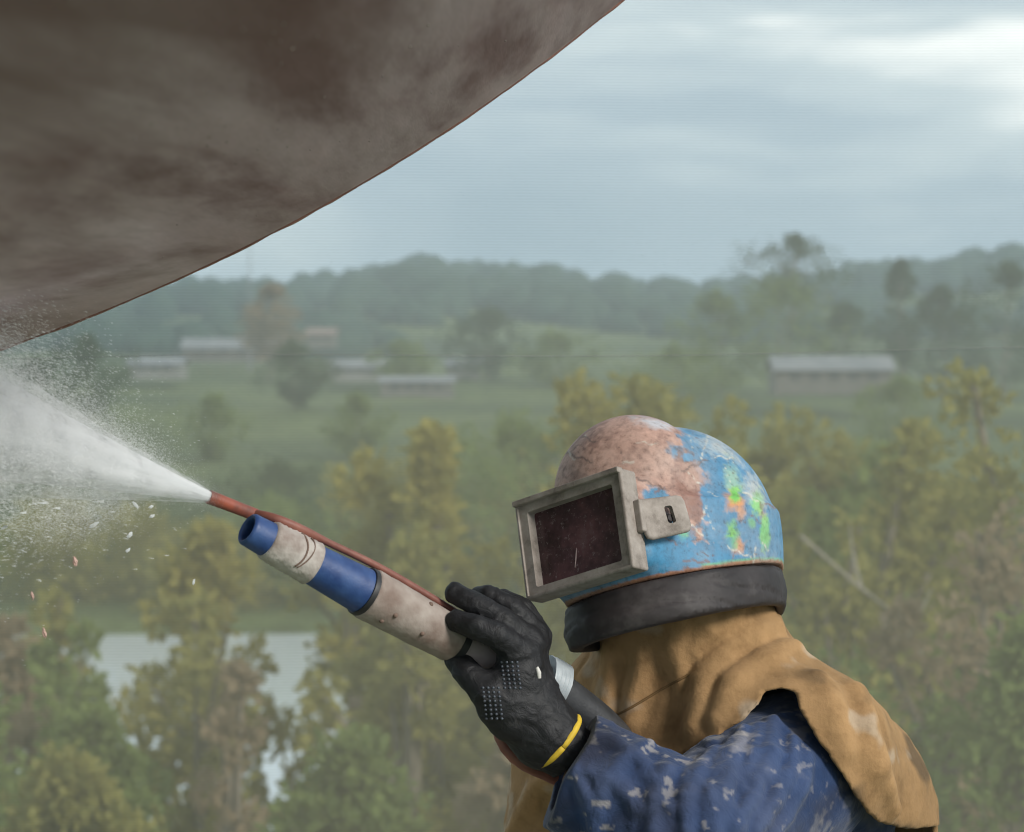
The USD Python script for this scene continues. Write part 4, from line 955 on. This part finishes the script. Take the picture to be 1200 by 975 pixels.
lo_ = [P(600, 812, 2.87), P(584, 840, 2.85), P(588, 868, 2.835), P(608, 892, 2.83), P(645, 910, 2.84), P(690, 945, 2.87), P(745, 1020, 2.96), P(800, 1200, 2.84), P(930, 1500, 2.82), P(1040, 1900, 2.88)]
obj('return_line', tube(spline(lo_, 90), .0075, 14), 'line_red', gun, True)

# ------------------------------------------------------------------ the blast: mist and flying droplets
ex = unit(P(-420, 355, 2.30) - tip); SL = np.linalg.norm(P(-420, 355, 2.30) - tip)
ey = unit(np.cross(ex, [0, 0, 1.])); ez = np.cross(ey, ex)
def SPW(q): return tip + q[:, :1] * ex + q[:, 1:2] * ey + q[:, 2:3] * ez
mat('droplet', {'d': ('diffuse_bsdf', dict(color=(.90, .905, .91))), 't': ('translucent_bsdf', dict(color=(.90, .905, .91))), 'm': ('mix_closure', dict(fac=.5))}, [('d.BSDF', 'm.closure1'), ('t.BSDF', 'm.closure2')], surface='m.closure')
r = np.random.default_rng(12)
OV = np.array([(1.4, 0, .0), (-.7, 1.1, -.5), (-.7, -1.1, -.5), (-.7, 0, 1.1)], float)
OF = np.array([(0, 1, 3), (0, 3, 2), (0, 2, 1), (1, 2, 3)])
def drops(s, up, side, size, st):
    """Droplets at distance s along the jet, up and side off its axis, drawn out st times along their flight."""
    N = len(s); q = np.stack([s, side, up], 1)
    d = q.copy(); d[:, 0] += .02; d /= np.linalg.norm(d, axis=1, keepdims=True)
    a = np.cross(d, [0, 1, .01]); a /= np.linalg.norm(a, axis=1, keepdims=True); b = np.cross(a, d)
    P3 = q[:, None] + size[:, None, None] * (OV[None, :, :1] * st[:, None, None] * d[:, None] + OV[None, :, 1:2] * a[:, None] + OV[None, :, 2:] * b[:, None])
    return trimesh.Trimesh(SPW(P3.reshape(-1, 3)), (np.arange(N)[:, None, None] * 4 + OF[None]).reshape(-1, 3), process=False)
N = 2500
s = .62 * r.uniform(0, 1, N) ** .85
wd = .007 + .20 * s + .08 * s * s
k = r.choice([.30, .50, .66], N, p=[.35, .40, .25]); side = r.normal(size=N) * wd * k; up = r.normal(size=N) * wd * k
up -= np.abs(r.normal(size=N)) * .22 * s * (r.uniform(0, 1, N) < .13)
core = drops(s, up, side, r.uniform(.00010, .00026, N), r.uniform(2., 4.5, N))
N = 150
s = r.uniform(.12, .62, N); low = drops(s, -s * r.uniform(.02, .42, N), r.normal(size=N) * .12 * s, .0004 + .0011 * r.uniform(0, 1, N) ** 3, r.uniform(2., 5., N))
plume = thing('blast_plume', tip, 'white plume of blast spray fanning out left from the nozzle tip', 'spray')
lm = lambda m: trimesh.Trimesh(np.asarray(m.vertices) - tip, m.faces, process=False)
tag(obj('droplets', lm(cat_mesh([core, low])), 'droplet', plume), kind='stuff')
def veil(name, fac, lo_n, hi_n):
    mat(name, {'g': ('geometry', {}), 'o': ('vector_math', dict(math_type='subtract', vector2=tuple(tip))),
        'x': ('vector_math', dict(math_type='dot_product', vector2=tuple(ex))), 'y': ('vector_math', dict(math_type='dot_product', vector2=tuple(ey))), 'z': ('vector_math', dict(math_type='dot_product', vector2=tuple(ez))),
        'ad': ('math', dict(math_type='add', value2=.04)), 'yd': ('math', dict(math_type='divide')), 'zd': ('math', dict(math_type='divide')), 'c': ('combine_xyz', {}), 'xs': ('math', dict(math_type='multiply', value2=5.)),
        'n': ('noise_texture', dict(scale=7., detail=5., roughness=.62)), 'mr': ('map_range', dict(range_type='smoothstep', from_min=lo_n, from_max=hi_n, to_min=0., to_max=fac, clamp=True)),
        'd': ('diffuse_bsdf', dict(color=(.93, .94, .95))), 't': ('translucent_bsdf', dict(color=(.93, .94, .95))), 'm': ('mix_closure', dict(fac=.5)), 'tr': ('transparent_bsdf', {}), 'k': ('mix_closure', {})},
        [('g.position', 'o.vector1'), ('o.vector', 'x.vector1'), ('o.vector', 'y.vector1'), ('o.vector', 'z.vector1'), ('x.value', 'ad.value1'), ('y.value', 'yd.value1'), ('ad.value', 'yd.value2'), ('z.value', 'zd.value1'), ('ad.value', 'zd.value2'),
         ('x.value', 'xs.value1'), ('xs.value', 'c.x'), ('yd.value', 'c.y'), ('zd.value', 'c.z'), ('c.vector', 'n.vector'), ('n.fac', 'mr.value'),
         ('d.BSDF', 'm.closure1'), ('t.BSDF', 'm.closure2'), ('mr.result', 'k.fac'), ('tr.BSDF', 'k.closure1'), ('m.closure', 'k.closure2')], surface='k.closure')
mat('mist_core', {'d': ('diffuse_bsdf', dict(color=(.94, .95, .96))), 't': ('translucent_bsdf', dict(color=(.94, .95, .96))), 'm': ('mix_closure', dict(fac=.5))}, [('d.BSDF', 'm.closure1'), ('t.BSDF', 'm.closure2')], surface='m.closure')
for name, *a_ in (('mist_inner', .80, .24, .48), ('mist_mid', .55, .30, .56), ('mist_outer', .30, .34, .62)): veil(name, *a_)
def cone(r0, k0, k1, seed, drop=0.):
    """A ragged cone of spray: radius r0 at the tip, opening by k0 (and k1 per metre more) along the jet."""
    sN, aN = 70, 56
    s_ = np.linspace(0, 1, sN) ** 1.3 * .62; a_ = np.linspace(0, 2 * np.pi, aN, endpoint=False)
    S_, A_ = np.meshgrid(s_, a_, indexing='ij')
    nz = fb(np.stack([S_ * 7, np.cos(A_) * 1.6, np.sin(A_) * 1.6], -1), 1., 3, seed)
    R_ = (r0 + k0 * S_ + k1 * S_ ** 2) * (1 + .75 * nz)
    V = np.stack([S_, R_ * np.cos(A_), R_ * np.sin(A_) - drop * S_ * (.5 - .5 * np.sin(A_))], -1).reshape(-1, 3)
    k = np.arange(sN * aN).reshape(sN, aN)
    return lm(trimesh.Trimesh(SPW(V), np.stack([k[:-1], k[1:], np.roll(k[1:], -1, 1), np.roll(k[:-1], -1, 1)], -1).reshape(-1, 4)[:, [0, 1, 2, 0, 2, 3]].reshape(-1, 3), process=False))
for name, a_ in (('mist_core', (.0044, .050, .04, 1, .005)), ('mist_inner', (.0052, .085, .06, 2, .02)), ('mist_mid', (.0060, .125, .08, 3, .06)), ('mist_outer', (.0066, .165, .10, 4, .11))):
    obj('mist_cone', cone(*a_), name, plume, True)
# puffs of the finest droplets that soften the plume
pi = UsdGeom.PointInstancer.Define(stage, path_for('fine_droplets', plume.GetPrim()))
tag(pi, kind='stuff')
N = 12000
q = r.normal(size=(N, 3)); st = r.uniform(2, 5, N)[:, None]; sz = r.uniform(.0022, .0055, N)[:, None, None]
P3 = q[:, None] + sz * np.stack([OV[None, :, 0] * st, np.repeat(OV[None, :, 1], N, 0), np.repeat(OV[None, :, 2], N, 0)], -1)
pm = usdkit.mesh(stage, str(pi.GetPath()) + '/puff', trimesh.Trimesh(P3.reshape(-1, 3), (np.arange(N)[:, None, None] * 4 + OF[None]).reshape(-1, 3), process=False), LOOK['droplet'])
pi.CreatePrototypesRel().SetTargets([pm.GetPath()])
from scipy.spatial.transform import Rotation
NP = 60
s_ = .62 * r.uniform(0, 1, NP) ** .75; wd = .006 + .19 * s_ + .09 * s_ ** 2
k = r.choice([.2, .38, .58], NP, p=[.35, .4, .25])
sd, up_ = r.normal(size=NP) * wd * k, r.normal(size=NP) * wd * k
up_ -= np.abs(r.normal(size=NP)) * .22 * s_ * (r.uniform(0, 1, NP) < .22)
q = np.stack([s_, sd, up_], 1); d = q + [.02, 0, 0]; d /= np.linalg.norm(d, axis=1, keepdims=True)
rot = []
for v in d @ np.stack([ex, ey, ez]):
    y_ = unit(np.cross([0, 0, 1.], v)); rot.append(Rotation.from_matrix(np.stack([v, y_, np.cross(v, y_)], 1)).as_quat())
sc_ = .0025 + wd * r.uniform(.28, .46, NP)
pi.CreatePositionsAttr(Vt.Vec3fArray.FromNumpy((SPW(q) - tip).astype(np.float32)))
pi.CreateOrientationsAttr(Vt.QuathArray([Gf.Quath(float(a[3]), float(a[0]), float(a[1]), float(a[2])) for a in rot]))
pi.CreateScalesAttr(Vt.Vec3fArray.FromNumpy(np.stack([sc_ * 2.2, sc_, sc_], 1).astype(np.float32)))
pi.CreateProtoIndicesAttr(Vt.IntArray.FromNumpy(np.zeros(NP, np.int32)))

plain('chip_pink', (.50, .33, .28), .7, scale=90.)
for k, (x, y, l, w, a_, look, label) in enumerate([
    (110, 615, 16, 5, -28, 'droplet', 'large white flying chip below the plume, biggest of them'),
    (159, 592, 12, 4, 50, 'droplet', 'slim white flying chip right under the bright plume'),
    (152, 627, 10, 5, -40, 'droplet', 'white flying chip, upper one of the pair below the plume'),
    (150, 645, 8, 4, -48, 'droplet', 'small white flying chip, lower one of the pair below the plume'),
    (177, 594, 7, 4, -20, 'droplet', 'tiny white flying chip under the plume nearest the nozzle, upper'),
    (178, 605, 8, 4, -20, 'droplet', 'tiny white flying chip under the plume nearest the nozzle, lower'),
    (88, 658, 14, 6, 80, 'chip_pink', 'pinkish flying paint chip below the white chips'),
    (38, 698, 12, 4, 75, 'chip_pink', 'pinkish flying paint chip near the left edge, upper'),
    (52, 742, 15, 5, 80, 'chip_pink', 'pinkish flying paint chip near the left edge, lower'),
    (227, 682, 9, 3, -70, 'droplet', 'thin white flying sliver under the nozzle mouth'),
    (5, 618, 12, 4, -25, 'droplet', 'white flying chip at the left edge of the view')]):
    c_ = P(x, y, 2.62); s_ = PXM(2.62)
    b = trimesh.creation.icosphere(2, 1.0); b.vertices *= (1 + 1.3 * fb(b.vertices, 2.2, 2, 200 + k))[:, None]
    b.vertices = b.vertices * [l * s_ / 2.6, w * s_ / 3, w * s_ / 2.4]
    b.apply_transform(trimesh.transformations.rotation_matrix(math.radians(a_), [0, 1, 0])); b.vertices += c_
    tag(obj('flying_chip', b, look, None, False), label, 'chip', 'chips flying from the blast')
# ------------------------------------------------------------------ staging the worker stands on
plain('plank_wood', (.24, .19, .14), .9, scale=9., col2=(.34, .28, .21))
dk = thing('staging', (0, 3.1, FLOOR), 'timber staging under the worker\'s boots, below the view', 'staging')
for k in range(6):
    obj('plank', box(-2.2, 2.2, -.69 + .23 * k, -.465 + .23 * k, -.045, 0), 'plank_wood', dk)
for x in (-1.6, 1.6):
    obj('bearer', box(x - .05, x + .05, -.75, .75, -.146, -.046), 'plank_wood', dk)
    for y in (-.65, .65):
        obj('standard', tube([(x, y, -9.4 + 0 * y), (x, y, -.147)], .024, 12), 'mast_steel', dk, True)
# ------------------------------------------------------------------ haze between here and the hills
mat('haze', {'v': ('principled_volume', dict(color=(.74, .92, 1.0), density=HAZE, anisotropy=.25))}, surface=None, volume='v.volume')
hz = box(-2500, 2500, -90, 3050, -2.75, 86)
tag(obj('haze', hz, 'haze'), 'pale blue air haze over the whole valley', 'haze', kind='stuff')
